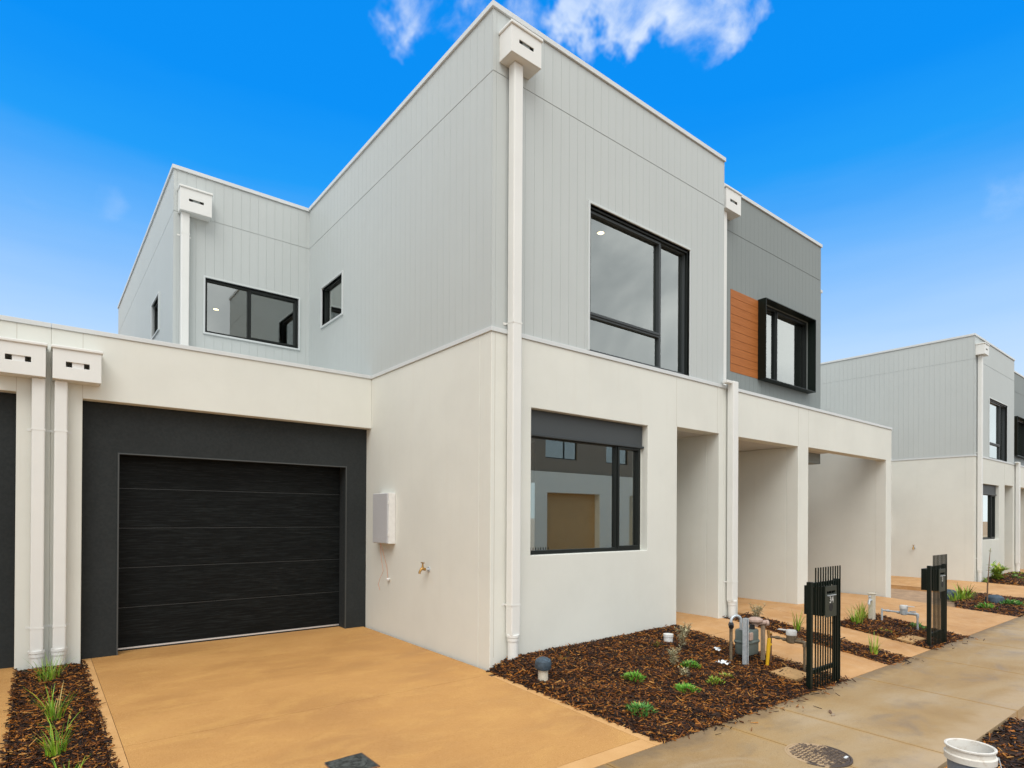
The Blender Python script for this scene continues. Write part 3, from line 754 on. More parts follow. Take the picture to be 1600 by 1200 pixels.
# houses across the street, seen only in the window glass
def opposite(x, label):
    h = thing('townhouse', (x, -9.5, -.2), label, 'townhouse', 'townhouses across the street'); y = -9.5
    obj('rendered_wall', MB().wall('x', x-7, x+7, -.5, 3.5, y-.3, y, [(x-3.2, x+.1, -1, 2.6), (x+2.2, x+4.2, -1, 2.6)]).box(x-7, x+7, y-9, y-2.2, -.5, 3.5), 'sand_render', h)
    obj('garage_door', MB().box(x-3.2, x+.1, y-.42, y-.32, -.3, 2.6), 'door_brown', h)
    obj('upper_wall', MB().wall('x', x-5.5, x+6, 3.5, 6.5, y-1.0, y-.8, [(x-2.6, x-.6, 4.2, 5.4), (x+1.4, x+3.0, 4.2, 5.4)]).box(x-5.5, x+6, y-9, y-3, 3.5, 6.5), 'upper_brown', h)
    window(h, 'x', x-2.6, x-.6, 4.2, 5.4, y-.85, 1, mull=(x-1.4,)); window(h, 'x', x+1.4, x+3.0, 4.2, 5.4, y-.85, 1)
    obj('side_wall', MB().box(x-8.2, x-7.002, y-1, y+1.2, -.4, 2.9), 'side_blue', h)
opposite(20.5, 'cream townhouse across the street with a brown garage door, mirrored in the ground-floor window')
opposite(36.0, 'farther cream townhouse across the street, mirrored at the edge of the window glass')

# ------------------------------------------------------------------ things fixed to the walls
def meter_box(label):
    t = thing('meter_box', (3.40, 7.0, 1.16), label, 'meter box', 'electricity meter boxes')
    obj('case', MB().box(3.43, 3.524, 6.78, 7.20, 1.16, 1.80), 'plastic_white', t, bevel=.006)
    d = obj('door', MB().box(3.412, 3.429, 6.785, 7.195, 1.165, 1.795), 'meterbox_grey', t, bevel=.006)
    v = MB()
    for z in (1.24, 1.72):
        for i in range(4): v.box(3.4105, 3.4125, 6.86+i*.08, 6.90+i*.08, z-.012, z+.012)
    obj('vent', v, 'meterbox_grey', d)
    obj('hinge', MB().box(3.418, 3.434, 6.774, 6.781, 1.26, 1.30).box(3.418, 3.434, 6.774, 6.781, 1.66, 1.70), 'plastic_white', t)
    return t
mb1 = meter_box('white meter box on the near side wall, above the dangling orange wires')
m2_ = copy_tree(mb1, None, (3.40+DX, 7.0, 1.01)); m2_['label'] = 'meter box on the distant side wall, half hidden behind the portico pier'
cb = MB()
cb.tube([(3.45, 7.03, 1.16), (3.49, 7.02, 1.0), (3.515, 6.99, .86), (3.505, 6.94, .72)], .0022, 6)
cb.tube([(3.45, 7.05, 1.16), (3.47, 7.06, .98), (3.49, 7.04, .80), (3.485, 7.12, .70), (3.48, 7.16, .62), (3.475, 7.10, .55)], .0022, 6)
c = thing('loose_cable', (3.47, 7.03, 1.16), 'thin orange wires hanging below the near meter box', 'cable')
obj('wire', cb, 'cable_orange', c, smooth=True)
obj('plug', MB().lathe([(.018, -.012), (.024, -.004), (.024, .012), (.016, .02)], (3.505, 6.93, .70), 16), 'plastic_white', c, smooth=True)
def tap(label):
    t = thing('garden_tap', (XS, 5.95, .90), label, 'tap', 'brass garden taps')
    z = .90
    obj('flange', MB().tube([(XS-.001, 5.95, z), (XS-.010, 5.95, z)], .030, 20).tube([(XS-.01, 5.95, z), (XS-.055, 5.95, z)], .012, 14), 'galv', t, smooth=True)
    obj('spout', MB().tube([(XS-.05, 5.95, z), (XS-.085, 5.95, z+.012), (XS-.105, 5.95, z+.005), (XS-.122, 5.95, z-.022), (XS-.128, 5.95, z-.045)], [.016, .02, .016, .013, .014], 14), 'brass', t, smooth=True)
    hd = obj('stem', MB().tube([(XS-.085, 5.95, z+.01), (XS-.085, 5.95, z+.075)], [.014, .008], 12), 'brass', t, smooth=True)
    obj('handle', MB().tube([(XS-.085, 5.915, z+.078), (XS-.085, 5.985, z+.078)], .006, 10), 'brass', hd, smooth=True)
    return t
t1 = tap('brass garden tap on the near cream side wall above the driveway')
t2 = copy_tree(t1, None, (XS+DX, 6.15, .70)); t2['label'] = 'small tap on the distant side wall beyond the lane'

# ------------------------------------------------------------------ letterbox screens
def letterbox(x0, y, zb, label, num):
    W_ = .625; t = thing('letterbox_screen', (x0, y, zb), label, 'letterbox', 'black slatted letterbox screens'); zt = 1.03; zp = .895
    for xa in (x0, x0+W_-.048): obj('post', MB().box(xa, xa+.048, y-.02, y+.024, zb-.1, zp), 'black_metal', t, bevel=.003)
    n = 11; s0 = x0+.080; p = (W_-.080-.013)/(n-1)
    for i in range(n):
        xa = s0+i*p; low = zb-.02
        obj('slat', MB().box(xa, xa+.0115, y-.030, y-.0205, low, zt), 'black_metal', t)
    for z in (zb+.12, .845): obj('rail', MB().box(x0+.0485, x0+W_-.0485, y-.02, y+.010, z, z+.04), 'black_metal', t)
    bx0, bx1 = x0+.25, x0+W_-.135
    b = obj('box', MB().box(bx0, bx1, y-.014, y+.165, .545, .835), 'black_metal', t, bevel=.004)
    f = MB().wall('x', bx0, bx1+.005, .535, .84, y-.046, y-.036, [(bx0+.03, bx1-.025, .765, .79)])
    f = obj('front_plate', f, 'letter_plate', t, bevel=.002)
    obj('flap', MB().box(bx0+.028, bx1-.023, y-.056, y-.047, .745, .752), 'galv', f)
    obj('paper_holder', MB().tube([((bx0+bx1)/2, y-.0475, .63), ((bx0+bx1)/2, y-.043, .63)], .040, 24), 'rubber', f)
    cu = bpy.data.curves.new('house_number', 'FONT'); cu.body = num; cu.size = .095; cu.align_x = 'CENTER'; cu.extrude = .001
    cu.materials.append(MATS['number_silver'])
    tmp = bpy.data.objects.new('house_number', cu); me = bpy.data.meshes.new_from_object(tmp); bpy.data.objects.remove(tmp)
    o = bpy.data.objects.new('house_number', me); COL.objects.link(o); o.parent = f
    o.location = Vector(((bx0+bx1)/2+.005, y-.0475, .672))-Vector((x0, y, zb)); o.rotation_euler = (R(90), 0, 0)
    return t
letterbox(5.79, 2.70, -.11, 'black slatted letterbox screen numbered 34, nearer, at the mulch bed corner', '34')
letterbox(9.17, 2.72, -.155, 'black slatted letterbox screen numbered 3, farther, between the wide paths', '3')

# ------------------------------------------------------------------ gas and water meters
def zz(x, y): return zg(x, y)+.03
t = thing('gas_meter', (6.03, 3.45, zz(6.03, 3.45)), 'grey-green gas meter with galvanised stake and yellow pipe in the front mulch bed', 'gas meter')
bx, by = 6.075, 3.50
def rbox(mb, cx, cy, a, b, z0, z1, r=.045, n=6):
    pts = []
    for sx, sy, s in ((1, 1, 0), (-1, 1, 90), (-1, -1, 180), (1, -1, 270)):
        for k in range(n+1):
            th = R(s+90*k/n); pts.append((cx+sx*(a-r)+r*math.cos(th), cy+sy*(b-r)+r*math.sin(th)))
    N = len(pts); base = len(mb.v)
    prof = [(.93, z0), (1, z0+.015), (1, z1-.015), (.93, z1)]
    for k, z in prof:
        for x, y in pts: mb.v.append((cx+(x-cx)*k, cy+(y-cy)*k, z))
    for i in range(3):
        for k in range(N): k2 = (k+1) % N; mb.f.append((base+i*N+k, base+i*N+k2, base+(i+1)*N+k2, base+(i+1)*N+k)); mb.mi.append(mb.cur)
    mb.f.append(tuple(base+k for k in reversed(range(N)))); mb.f.append(tuple(base+3*N+k for k in range(N))); mb.mi += [mb.cur]*2
    return mb
bd = obj('body', rbox(MB(), bx, by, .125, .085, .03, .295), 'meter_green', t, smooth=True)
obj('seam_flange', rbox(MB(), bx, by, .137, .097, .150, .182, .05), 'meter_green', bd, smooth=True)
obj('index_window', MB().box(bx-.115, bx-.06, by-.11, by-.087, .20, .28), 'regulator_paint', bd, bevel=.004)
u = [(5.845, 3.55, -.05), (5.845, 3.55, .37)]+[(5.845+.055*(1-math.cos(a)), 3.55-.05*(1-math.cos(a))/2, .40+.055*math.sin(a)) for a in [math.pi*i/8 for i in range(9)]]+[(5.955, 3.50, .30)]
obj('inlet_pipe', MB().tube(u[1:], .015, 12), 'galv', t, smooth=True)
obj('riser', MB().tube([(5.845, 3.55, -.06), (5.845, 3.55, .34)], [.016, .018], 12), 'old_brass', t, smooth=True)
obj('valve', MB().tube([(5.80, 3.52, .345), (5.845, 3.55, .36), (5.87, 3.565, .375)], [.026, .030, .022], 12), 'plastic_black', t, smooth=True)
ch = MB(); sx, sy = 5.885, 3.40
ch.box(sx, sx+.006, sy, sy+.04, -.06, .44); ch.box(sx+.0065, sx+.05, sy+.034, sy+.04, -.06, .44); ch.box(sx+.0505, sx+.056, sy, sy+.04, -.06, .44); ch.box(sx+.0065, sx+.018, sy, sy+.005, -.06, .44); ch.box(sx+.039, sx+.05, sy, sy+.005, -.06, .44)
obj('stake', ch, 'galv', t)
rg = obj('regulator', MB().lathe([(.03, 0), (.035, .03), (.06, .045), (.078, .055), (.080, .066), (.078, .078), (.05, .095), (.02, .10)], (6.16, 3.45, .325), 22), 'regulator_paint', t, smooth=True)
obj('outlet_arm', MB().tube([(6.16, 3.43, .365), (6.26, 3.38, .365)], .026, 14).tube([(6.25, 3.385, .36), (6.275, 3.37, .36)], .034, 14), 'regulator_paint', rg, smooth=True)
obj('union_nut', MB().lathe([(.024, -.05), (.03, -.045), (.03, .0), (.024, .005)], (6.13, 3.47, .34), 8), 'plastic_black', t)
obj('support_post', MB().box(6.215, 6.255, 3.385, 3.42, -.06, .335), 'weathered_post', t, bevel=.004)
yp = obj('yellow_pipe', MB().tube([(6.10, 3.28, -.06), (6.115, 3.275, .12), (6.12, 3.27, .23)], [.017, .021, .019], 12), 'plastic_yellow', t, smooth=True)
obj('riser_cock', MB().tube([(6.12, 3.27, .23), (6.12, 3.28, .31)], .015, 12).tube([(6.12, 3.27, .275), (6.145, 3.255, .275)], .013, 10), 'brass', t, smooth=True)
obj('tee', MB().tube([(6.112, 3.275, .15), (6.145, 3.26, .16)], .014, 10), 'plastic_yellow', yp, smooth=True)

def water_meter(x, y0, y1, zb, zp, label, mats):
    t = thing('water_meter', (x, (y0+y1)/2, zb), label, 'water meter', 'water meters on bent pipes'); ym = y1+(y0-y1)*.38
    obj('inlet_riser', MB().tube([(x, y1, zb-.06), (x, y1, zp-.01)], .013, 12), mats[0], t, smooth=True)
    obj('outlet_riser', MB().tube([(x, y0, zb-.06), (x, y0, zp+.03)], .014, 12), mats[1], t, smooth=True)
    obj('elbow', MB().tube([(x, y1, zp-.045), (x, y1, zp-.005), (x, y1+.012, zp), (x, y1+.04, zp)], .021, 12), mats[0], t, smooth=True)
    obj('pipe', MB().tube([(x, y0, zp+.006), (x, ym+.05, zp+.004)], .012, 12).tube([(x, y0-.06, zp+.006), (x, y0-.10, zp+.006)], .018, 8).tube([(x, ym+.05, zp), (x, ym+.09, zp)], .019, 8), mats[0], t, smooth=True)
    obj('stop_valve', MB().tube([(x, y1+.02, zp), (x, y1+.15, zp)], .021, 12).tube([(x, y1+.10, zp+.03), (x, y1+.02, zp+.034)], .008, 8), mats[0], t, smooth=True)
    b = obj('body', MB().lathe([(.03, -.03), (.048, -.02), (.05, .05), (.045, .055)], (x, ym, zp), 20), mats[2], t, smooth=True)
    obj('lid', MB().lathe([(.05, .055), (.054, .06), (.054, .10), (.046, .112)], (x, ym, zp), 20), 'plastic_white', t, smooth=True)
    obj('open_flap', MB().box(x-.03, x+.02, ym+mats[3]*.055-.03*(mats[3] < 0)-(.05 if mats[3] < 0 else 0), ym+mats[3]*.055+(.08 if mats[3] > 0 else .0), zp+.10, zp+.106), 'plastic_white', t)
    return t
water_meter(6.30, 3.35, 2.98, -.06, .205, 'water meter with white lid and brown pipes behind the nearer letterbox screen', ('old_brass', 'copper', 'old_brass', 1))
water_meter(9.86, 3.52, 3.06, -.06, .145, 'greyish water meter on bent pipes in the middle mulch island', ('galv', 'galv', 'galv', -1))
t = thing('tap_post', (9.77, 3.62, -.05), 'short beige riser post with a small tap on the mulch island', 'tap')
obj('post', MB().box(9.73, 9.82, 3.59, 3.66, -.08, .385), 'pvc', t, bevel=.006)
obj('cap', MB().box(9.72, 9.83, 3.58, 3.67, .3855, .40), 'pvc', t, bevel=.004)
obj('valve', MB().tube([(9.73, 3.62, .30), (9.66, 3.62, .30), (9.65, 3.62, .24)], .018, 10).tube([(9.68, 3.62, .30), (9.68, 3.62, .35)], .01, 8).tube([(9.65, 3.62, .355), (9.71, 3.62, .355)], .012, 8), 'galv', t, smooth=True)

# ------------------------------------------------------------------ small ground things
def vent(x, y, z, label, h_=.105, sc=1.0, tilt=(0, 0)):
    t = thing('drain_vent', (x, y, z-.04), label, 'drain vent', 'capped drain vents'); b = z-.04
    obj('pipe', MB().lathe([(.047*sc, -.05), (.047*sc, h_+.03)], (x, y, b), 24), 'pvc', t, smooth=True)
    c = MB().lathe([(.050, -.035), (.074, -.034), (.077, -.028), (.077, .022), (.070, .045), (.045, .062), (.015, .068)], (0, 0, 0), 28)
    c.v = [(p[0]*sc, p[1]*sc, p[2]*sc) for p in c.v]
    m = Matrix.Rotation(tilt[0], 3, 'X') @ Matrix.Rotation(tilt[1], 3, 'Y')
    c.v = [tuple(m @ Vector(p)+Vector((x, y, b+h_+.045))) for p in c.v]
    obj('cap', c, 'vent_cap', t, smooth=True)
    return t
vent(3.70, 4.17, .01, 'white pipe stub with dusty dark blue cap near the driveway edge', .115, 1.0, (.12, -.05))
vent(15.12, 4.12, -.16, 'dark blue capped pipe beyond the second letterbox screen', .05, 2.0)
vent(15.10, 3.34, -.20, 'dark blue capped pipe beside the thin staked sapling', .05, 2.1)
t = single('pipe_stub', (5.80, 4.33, .03), MB().lathe([(.052, -.05), (.052, .085), (.058, .085), (.058, .115), (.03, .12)], (5.80, 4.33, .03), 20), 'plastic_white', 'short white pipe end in mulch by the silvery shrubs', 'pipe', smooth=True)
def slab_thing(name, x0, x1, y0, y1, dz, label, cat, m, grp=None):
    mb = MB(); 
    z = [zg(x, y)+dz for x, y in ((x0, y0), (x1, y0), (x1, y1), (x0, y1))]
    P_ = [(x0, y0), (x1, y0), (x1, y1), (x0, y1)]
    top = [(*p, q) for p, q in zip(P_, z)]; bot = [(*p, q-.06) for p, q in zip(P_, z)]
    mb.quad(*top); mb.quad(*reversed(bot))
    for i in range(4): k2 = (i+1) % 4; mb.quad(bot[i], bot[k2], top[k2], top[i])
    return single(name, ((x0+x1)/2, (y0+y1)/2, z[0]-.05), mb, m, label, cat, grp)
slab_thing('concrete_paver', 5.87, 6.21, 2.86, 3.12, .035, 'square tan concrete paver set in mulch below the water meter', 'paver', 'paver_concrete', 'concrete pavers in mulch')
slab_thing('concrete_paver', 9.05, 9.52, 2.86, 3.05, .03, 'tan concrete paver half buried in the middle mulch island', 'paver', 'paver_concrete', 'concrete pavers in mulch')
# square pit lid in the driveway
dx0, dx1, dy0, dy1 = 1.425, 1.675, 3.43, 3.68; zc_ = zg(1.55, 3.55)
t = thing('drain_pit', (1.55, 3.55, zc_), 'square grey pit lid with a round cover set in the orange driveway', 'drain cover')
fr = MB(); fr.box(dx0, dx1, dy0, dy1, zc_-.05, zc_+.006); obj('frame', fr, 'drain_grey', t, bevel=.004)
obj('lid', MB().lathe([(.098, .0065), (.098, .011), (.094, .012)], (1.55, 3.555, zc_), 32), 'drain_grey', t, smooth=False)
obj('rim', MB().box(dx0-.008, dx1+.008, dy0-.008, dy0-.0005, zc_-.03, zc_+.004).box(dx0-.008, dx1+.008, dy1+.0005, dy1+.008, zc_-.03, zc_+.004).box(dx0-.008, dx0-.0005, dy0, dy1, zc_-.03, zc_+.004).box(dx1+.0005, dx1+.008, dy0, dy1, zc_-.03, zc_+.004), 'copper', t)
# round access cover in the footpath
mx, my, mr = 4.212, 1.897, .21; mz = zg(mx, my)
t = thing('access_cover', (mx, my, mz), 'round patterned iron access cover in the footpath', 'manhole cover')
obj('ring', MB().lathe([(mr, -.02), (mr, .006), (mr-.012, .0065), (mr-.014, -.0)], (mx, my, mz), 48, close=False), 'cast_iron', t)
obj('cover', MB().lathe([(mr-.016, -.02), (mr-.016, .0045)], (mx, my, mz), 48), 'cast_iron', t)
st = MB()
for i in range(-7, 8):
    for j in range(-7, 8):
        x, y = i*.027, j*.027
        if math.hypot(x, y) < mr-.035:
            a = R(45)*(1 if (i+j) % 2 else -1); c, s_ = math.cos(a), math.sin(a)
            n = len(st.v)
            for z in (.0046, .0095):
                for u_, v_ in ((-.010, -.0045), (.010, -.0045), (.010, .0045), (-.010, .0045)):
                    st.v.append((mx+x+u_*c-v_*s_, my+y+u_*s_+v_*c, mz+z))
            for q in ((4, 5, 6, 7), (0, 1, 5, 4), (1, 2, 6, 5), (2, 3, 7, 6), (3, 0, 4, 7)): st.f.append(tuple(n+k for k in q)); st.mi.append(0)
obj('tread_pattern', st, 'tread_iron', t)
obj('lift_slot', MB().box(mx+.075, mx+.115, my-.15, my-.135, mz+.005, mz+.011), 'paper', t)
# bucket
bx, by, bz = 4.182, 1.035, zg(4.18, 1.03)+.01; hb = .335; rt_ = .123; rb_ = .100
t = thing('bucket', (bx, by, bz), 'dirty blue-grey plastic bucket with white rim at the mulch verge', 'bucket')
def rr(z): return rb_+(rt_-.012-rb_)*z/hb
obj('body', MB().lathe([(rb_*.9, 0), (rb_, .006), (rr(hb-.075), hb-.075)], (bx, by, bz), 40, close=True), 'bucket_blue', t, smooth=True)
rim = MB().lathe([(rr(hb-.07), hb-.082), (rr(hb)+.012, hb-.078), (rr(hb)+.014, hb-.045), (rr(hb)+.004, hb-.040), (rr(hb)+.003, hb-.010), (rr(hb)+.011, hb-.008), (rr(hb)+.011, hb), (rr(hb)+.002, hb+.002), (rr(hb)-.004, hb-.002), (rr(hb)-.008, hb-.10), (rb_-.008, .02), (.001, .018)], (bx, by, bz), 48, close=False)
obj('rim', rim, 'bucket_white', t, smooth=True)
obj('handle', MB().tube([(bx+.02+.125*math.cos(a)*.7, by-.105-.04*math.sin(a), bz+hb-.06-.16*math.sin(a)) for a in [math.pi*i/14 for i in range(8)]], .0028, 8), 'galv', t, smooth=True)
# litter
def scrap(x, y, s, lab, seed):
    r_ = random.Random(seed); mb = MB(); z = zg(x, y)+.055
    for k in range(3):
        ox, oy = r_.uniform(-.5, .5)*s, r_.uniform(-.5, .5)*s; n = 4
        g_ = [[(x+ox+(i-1.5)*s*.35, y+oy+(j-1.5)*s*.3, z+r_.uniform(0, s*.55)) for i in range(n)] for j in range(n)]
        b = len(mb.v)
        for row in g_: mb.v += row
        for j in range(n-1):
            for i in range(n-1): a = b+j*n+i; mb.f.append((a, a+1, a+n+1, a+n)); mb.mi.append(0)
    o = single('paper_scrap', (x, y, z-.01), mb, 'paper', lab, 'litter', 'paper scraps on mulch')
    md = o.modifiers.new('thick', 'SOLIDIFY'); md.thickness = .0012
scrap(5.56, 3.47, .065, 'crumpled white paper scrap on the front mulch bed', 1)
scrap(5.95, 3.78, .05, 'smaller flat pale scrap near the gas meter path edge', 2)
for (x, y, a, L_, lab) in [(5.26, 2.27, .5, .09, 'dark bark chip lying on the footpath, longer of two'), (5.20, 2.22, .2, .07, 'pale bark chip lying on the footpath, smaller of two')]:
    mb = MB(); c, s_ = math.cos(a), math.sin(a); z = zg(x, y); n = 0
    prof = [(-1, .3), (-.4, 1), (.5, .9), (1, .25)]
    for zz_ in (.0005, .010):
        for sg in (1, -1):
            for u_, w_ in (prof if sg > 0 else reversed(prof)):
                p, q = u_*L_/2, sg*w_*.011; mb.v.append((x+p*c-q*s_, y+p*s_+q*c, z+zz_))
    mb.f += [tuple(range(7, -1, -1)), tuple(range(8, 16))]+[(k, (k+1) % 8, 8+(k+1) % 8, 8+k) for k in range(8)]; mb.mi += [0]*10
    single('bark_chip', (x, y, z), mb, 'stem_brown' if 'dark' in lab else 'weathered_post', lab, 'bark chip')

# ------------------------------------------------------------------ garden beds and mulch
def bump_fn(seed):
    r_ = random.Random(seed); ws = [(r_.uniform(3, 14), r_.uniform(3, 14), r_.uniform(0, 6), r_.uniform(.4, 1)) for _ in range(7)]
    return lambda x, y: .006*sum(a*math.sin(kx*x+ky*y+p) for kx, ky, p, a in ws)
def bed(x0, x1, y0, y1, n, lab, seed, mound=None, size=1.0, edge=.02, poly=None, spill=.02, bm='mulch_base'):
    bf = bump_fn(seed)
    def hfn(x, y):
        d = min(x-x0, x1-x, y-y0, y1-y); e = max(0, min(1, d/.12))
        return -.025+.035*e+bf(x, y)*e+(mound(x, y) if mound else 0)
    if poly is None: mb = sheet(x0, x1, y0, y1, 0, nx=max(4, int((x1-x0)/.06)), ny=max(4, int((y1-y0)/.06)), fn=hfn)
    else:
        mb = sheet(x0, x1, y0, y1, 0, nx=max(4, int((x1-x0)/.06)), ny=max(4, int((y1-y0)/.06)), fn=lambda x, y: hfn(x, y) if poly(x, y) else -.14)
    obj('garden_bed', mb, bm, kind='structure')
    r_ = np.random.default_rng(seed)
    X = r_.uniform(x0-spill, x1+spill, n); Y = r_.uniform(y0-spill*.5, y1, n)
    sp_ = r_.random(n) < .004; Y = np.where(sp_, y0-np.minimum(r_.exponential(.06, n), .5), Y)
    if poly is not None:
        k = np.array([poly(a, b) for a, b in zip(X, Y)]); X, Y = X[k], Y[k]; n = len(X)
    Z = np.array([zg(a, b)+max(hfn(min(max(a, x0), x1), min(max(b, y0), y1)), .0 if (a < x0 or a > x1 or b < y0) else -1)+.003 for a, b in zip(X, Y)])+r_.uniform(0, .012, n)
    L_ = r_.gamma(2.2, .0150, n)*size+.010*size; Wd = r_.uniform(.16, .48, n)*np.minimum(L_, .035*size); T = r_.uniform(.0025, .006, n)*size
    yw = r_.uniform(0, 2*np.pi, n); pt = r_.normal(0, .30, n); rl = r_.normal(0, .5, n)
    ca, sa, cp, sp, cr, sr = np.cos(yw), np.sin(yw), np.cos(pt), np.sin(pt), np.cos(rl), np.sin(rl)
    ax = np.stack([ca*cp, sa*cp, sp], 1); lat = np.stack([-sa, ca, 0*ca], 1); nrm = np.cross(ax, lat)
    la = lat*cr[:, None]+nrm*sr[:, None]; no = np.cross(ax, la)
    P0 = np.stack([X, Y, Z], 1); tp = r_.uniform(.25, .9, (n, 2)); V = []
    for sx in (-1, 1):
        for sl, sn in ((-1, -1), (1, -1), (1, 1), (-1, 1)):
            k = tp[:, 0] if sx < 0 else tp[:, 1]
            V.append(P0+ax*(sx*L_/2)[:, None]+la*(sl*Wd/2*k)[:, None]+no*(sn*T/2)[:, None])
    V = np.stack(V, 1).reshape(-1, 3)
    F = np.array([(0, 3, 2, 1), (4, 5, 6, 7), (0, 1, 5, 4), (1, 2, 6, 5), (2, 3, 7, 6), (3, 0, 4, 7)])
    F = (np.arange(n)[:, None, None]*8+F[None]).reshape(-1, 4)
    me = bpy.data.meshes.new('mulch'); me.vertices.add(len(V)); me.vertices.foreach_set('co', V.astype(np.float32).ravel())
    me.loops.add(F.size); me.loops.foreach_set('vertex_index', F.astype(np.int32).ravel())
    me.polygons.add(len(F)); me.polygons.foreach_set('loop_start', (np.arange(len(F))*4).astype(np.int32)); me.polygons.foreach_set('loop_total', np.full(len(F), 4, np.int32))
    me.update(calc_edges=True); me.materials.append(MATS['mulch_chip'])
    o = bpy.data.objects.new('mulch', me); COL.objects.link(o); tag(o, lab, 'mulch', None, 'stuff')
bed(3.50, 6.53, 2.65, 4.772, 26000, 'brown bark mulch filling the large front bed', 11, lambda x, y: .085*max(0, 1-(x-3.5)/3)*max(0, min(1, (y-3.9)/.8))*min(1, (x-3.5)/.25)+.02*max(0, min(1, (y-4.3)/.4)))
bed(-.14, .37, 2.65, 7.49, 9500, 'bark mulch strip between the two driveways at left', 12)
bed(7.65, 8.24, 2.65, 4.772, 4200, 'narrow bark mulch strip below the portico downpipe', 13, size=1.1)
bed(9.04, 10.46, 2.65, 3.86, 7000, 'bark mulch island around the second letterbox screen', 14, lambda x, y: .03*max(0, min(1, (y-2.8)/.6)), size=1.15)
bed(13.5, 16.5, 2.65, 4.3, 6500, 'distant bark mulch bed beyond the lane', 15, size=1.5, poly=lambda x, y: y < 3.55+.27*(x-13.5))
bed(19.59, 22.6, 2.65, 4.62, 6000, 'far bark mulch bed under the distant house window', 16, lambda x, y: .10*max(0, min(1, (y-3.6)/.8))*min(1, (x-19.59)/.5), size=1.7)
bed(2.2, 9.5, -.2, 1.33, 11000, 'loose bark mulch on the street verge around the bucket', 17, size=1.2, spill=.03, poly=lambda x, y: y < 1.33+.03*math.sin(9*x)+.02*math.sin(23*x) and not (x > 6.4+.25*math.sin(5*y) and y > .9) and not (x < 3.9 and y > 1.15))

# ------------------------------------------------------------------ plants
def blade(mb, p, az, h_, lean, w, n=4, droop=1.0):
    d = Vector((math.cos(az), math.sin(az), 0)); sd_ = Vector((-d.y, d.x, 0)); b = len(mb.v)
    for i in range(n+1):
        t_ = i/n; q = Vector(p)+d*(lean*t_**1.6)+Vector((0, 0, h_*(t_-.28*droop*t_*t_*lean/(h_+.01)))); ww = w*(1-t_**1.8)*.5+.0004
        mb.v += [tuple(q-sd_*ww), tuple(q+sd_*ww)]
    for i in range(n): a = b+2*i; mb.f.append((a, a+1, a+3, a+2)); mb.mi.append(mb.cur)
def grass(x, y, h_, n, spread, lab, seed, m='grass_blade', w=.006, grp='strappy grass tufts in the mulch', lean=.5):
    r_ = random.Random(seed); mb = MB(); z = zg(x, y)+.0
    for _ in range(n):
        a = r_.uniform(0, 6.283); rr_ = spread*math.sqrt(r_.random()); hh = h_*r_.uniform(.45, 1.05)
        blade(mb, (x+rr_*math.cos(a), y+rr_*math.sin(a), z), a+r_.uniform(-.9, .9), hh, hh*lean*r_.uniform(.2, 1.3), w*r_.uniform(.7, 1.3))
    return single('grass_tuft', (x, y, z), mb, m, lab, 'grass tuft', grp)
def oleaf(mb, p, d, L_, w, upv=None):
    d = Vector(d).normalized(); s_ = d.cross(Vector((0, 0, 1)) if abs(d.z) < .95 else Vector((1, 0, 0))).normalized(); n_ = s_.cross(d); p = Vector(p); b = len(mb.v)
    mb.v += [tuple(p), tuple(p+d*L_*.45+s_*w/2+n_*L_*.05), tuple(p+d*L_-n_*L_*.06), tuple(p+d*L_*.45-s_*w/2+n_*L_*.05)]
    mb.f += [(b, b+1, b+2), (b, b+2, b+3)]; mb.mi += [mb.cur]*2
def clump(x, y, rad, h_, n, lab, seed, m='fleshy_leaf', L_=.045, w=.011, grp='low green groundcover plants'):
    r_ = random.Random(seed); mb = MB(); z = zg(x, y)+.005
    for _ in range(n):
        a = r_.uniform(0, 6.283); q = rad*math.sqrt(r_.random()); k = (q/rad); lob = 1+.25*math.sin(3*a+seed)
        p = (x+q*lob*math.cos(a), y+q*lob*math.sin(a), z+.005+h_*.75*(1-k*k)*r_.uniform(.35, 1))
        az = a+r_.uniform(-1.2, 1.2); e = r_.uniform(.25, 1.3)
        oleaf(mb, p, (math.cos(az)*math.cos(e), math.sin(az)*math.cos(e), math.sin(e)), L_*r_.uniform(.6, 1.2), w*r_.uniform(.8, 1.3))
    return single('groundcover_plant', (x, y, z), mb, m, lab, 'plant', grp)
def shrub(x, y, h_, rad, ns, nl, lab, seed, m='silver_leaf', L_=.04, w=.009, grp='silvery dried shrubs', name='shrub', cat='shrub'):
    r_ = random.Random(seed); z = zg(x, y)-.01; t = thing(name, (x, y, z), lab, cat, grp); st_ = MB(); lf = MB()
    for k in range(ns):
        a = r_.uniform(0, 6.283); q = rad*r_.uniform(.2, 1); hh = h_*r_.uniform(.6, 1)
        pts = [Vector((x+.01*math.cos(a), y+.01*math.sin(a), z)), Vector((x+q*.45*math.cos(a), y+q*.45*math.sin(a), z+hh*.55)), Vector((x+q*math.cos(a), y+q*math.sin(a), z+hh))]
        st_.tube([tuple(p) for p in pts], [.004, .003, .0015], 6)
        for _ in range(nl):
            u_ = r_.uniform(.18, 1); p = pts[0].lerp(pts[1], u_*2) if u_ < .5 else pts[1].lerp(pts[2], u_*2-1)
            az = r_.uniform(0, 6.283); e = r_.uniform(-.2, 1.0)
            oleaf(lf, p, (math.cos(az)*math.cos(e), math.sin(az)*math.cos(e), math.sin(e)), L_*r_.uniform(.6, 1.2), w*r_.uniform(.7, 1.3))
    obj('stem', st_, 'stem_brown', t, smooth=True); obj('leaves', lf, m, t)
    return t
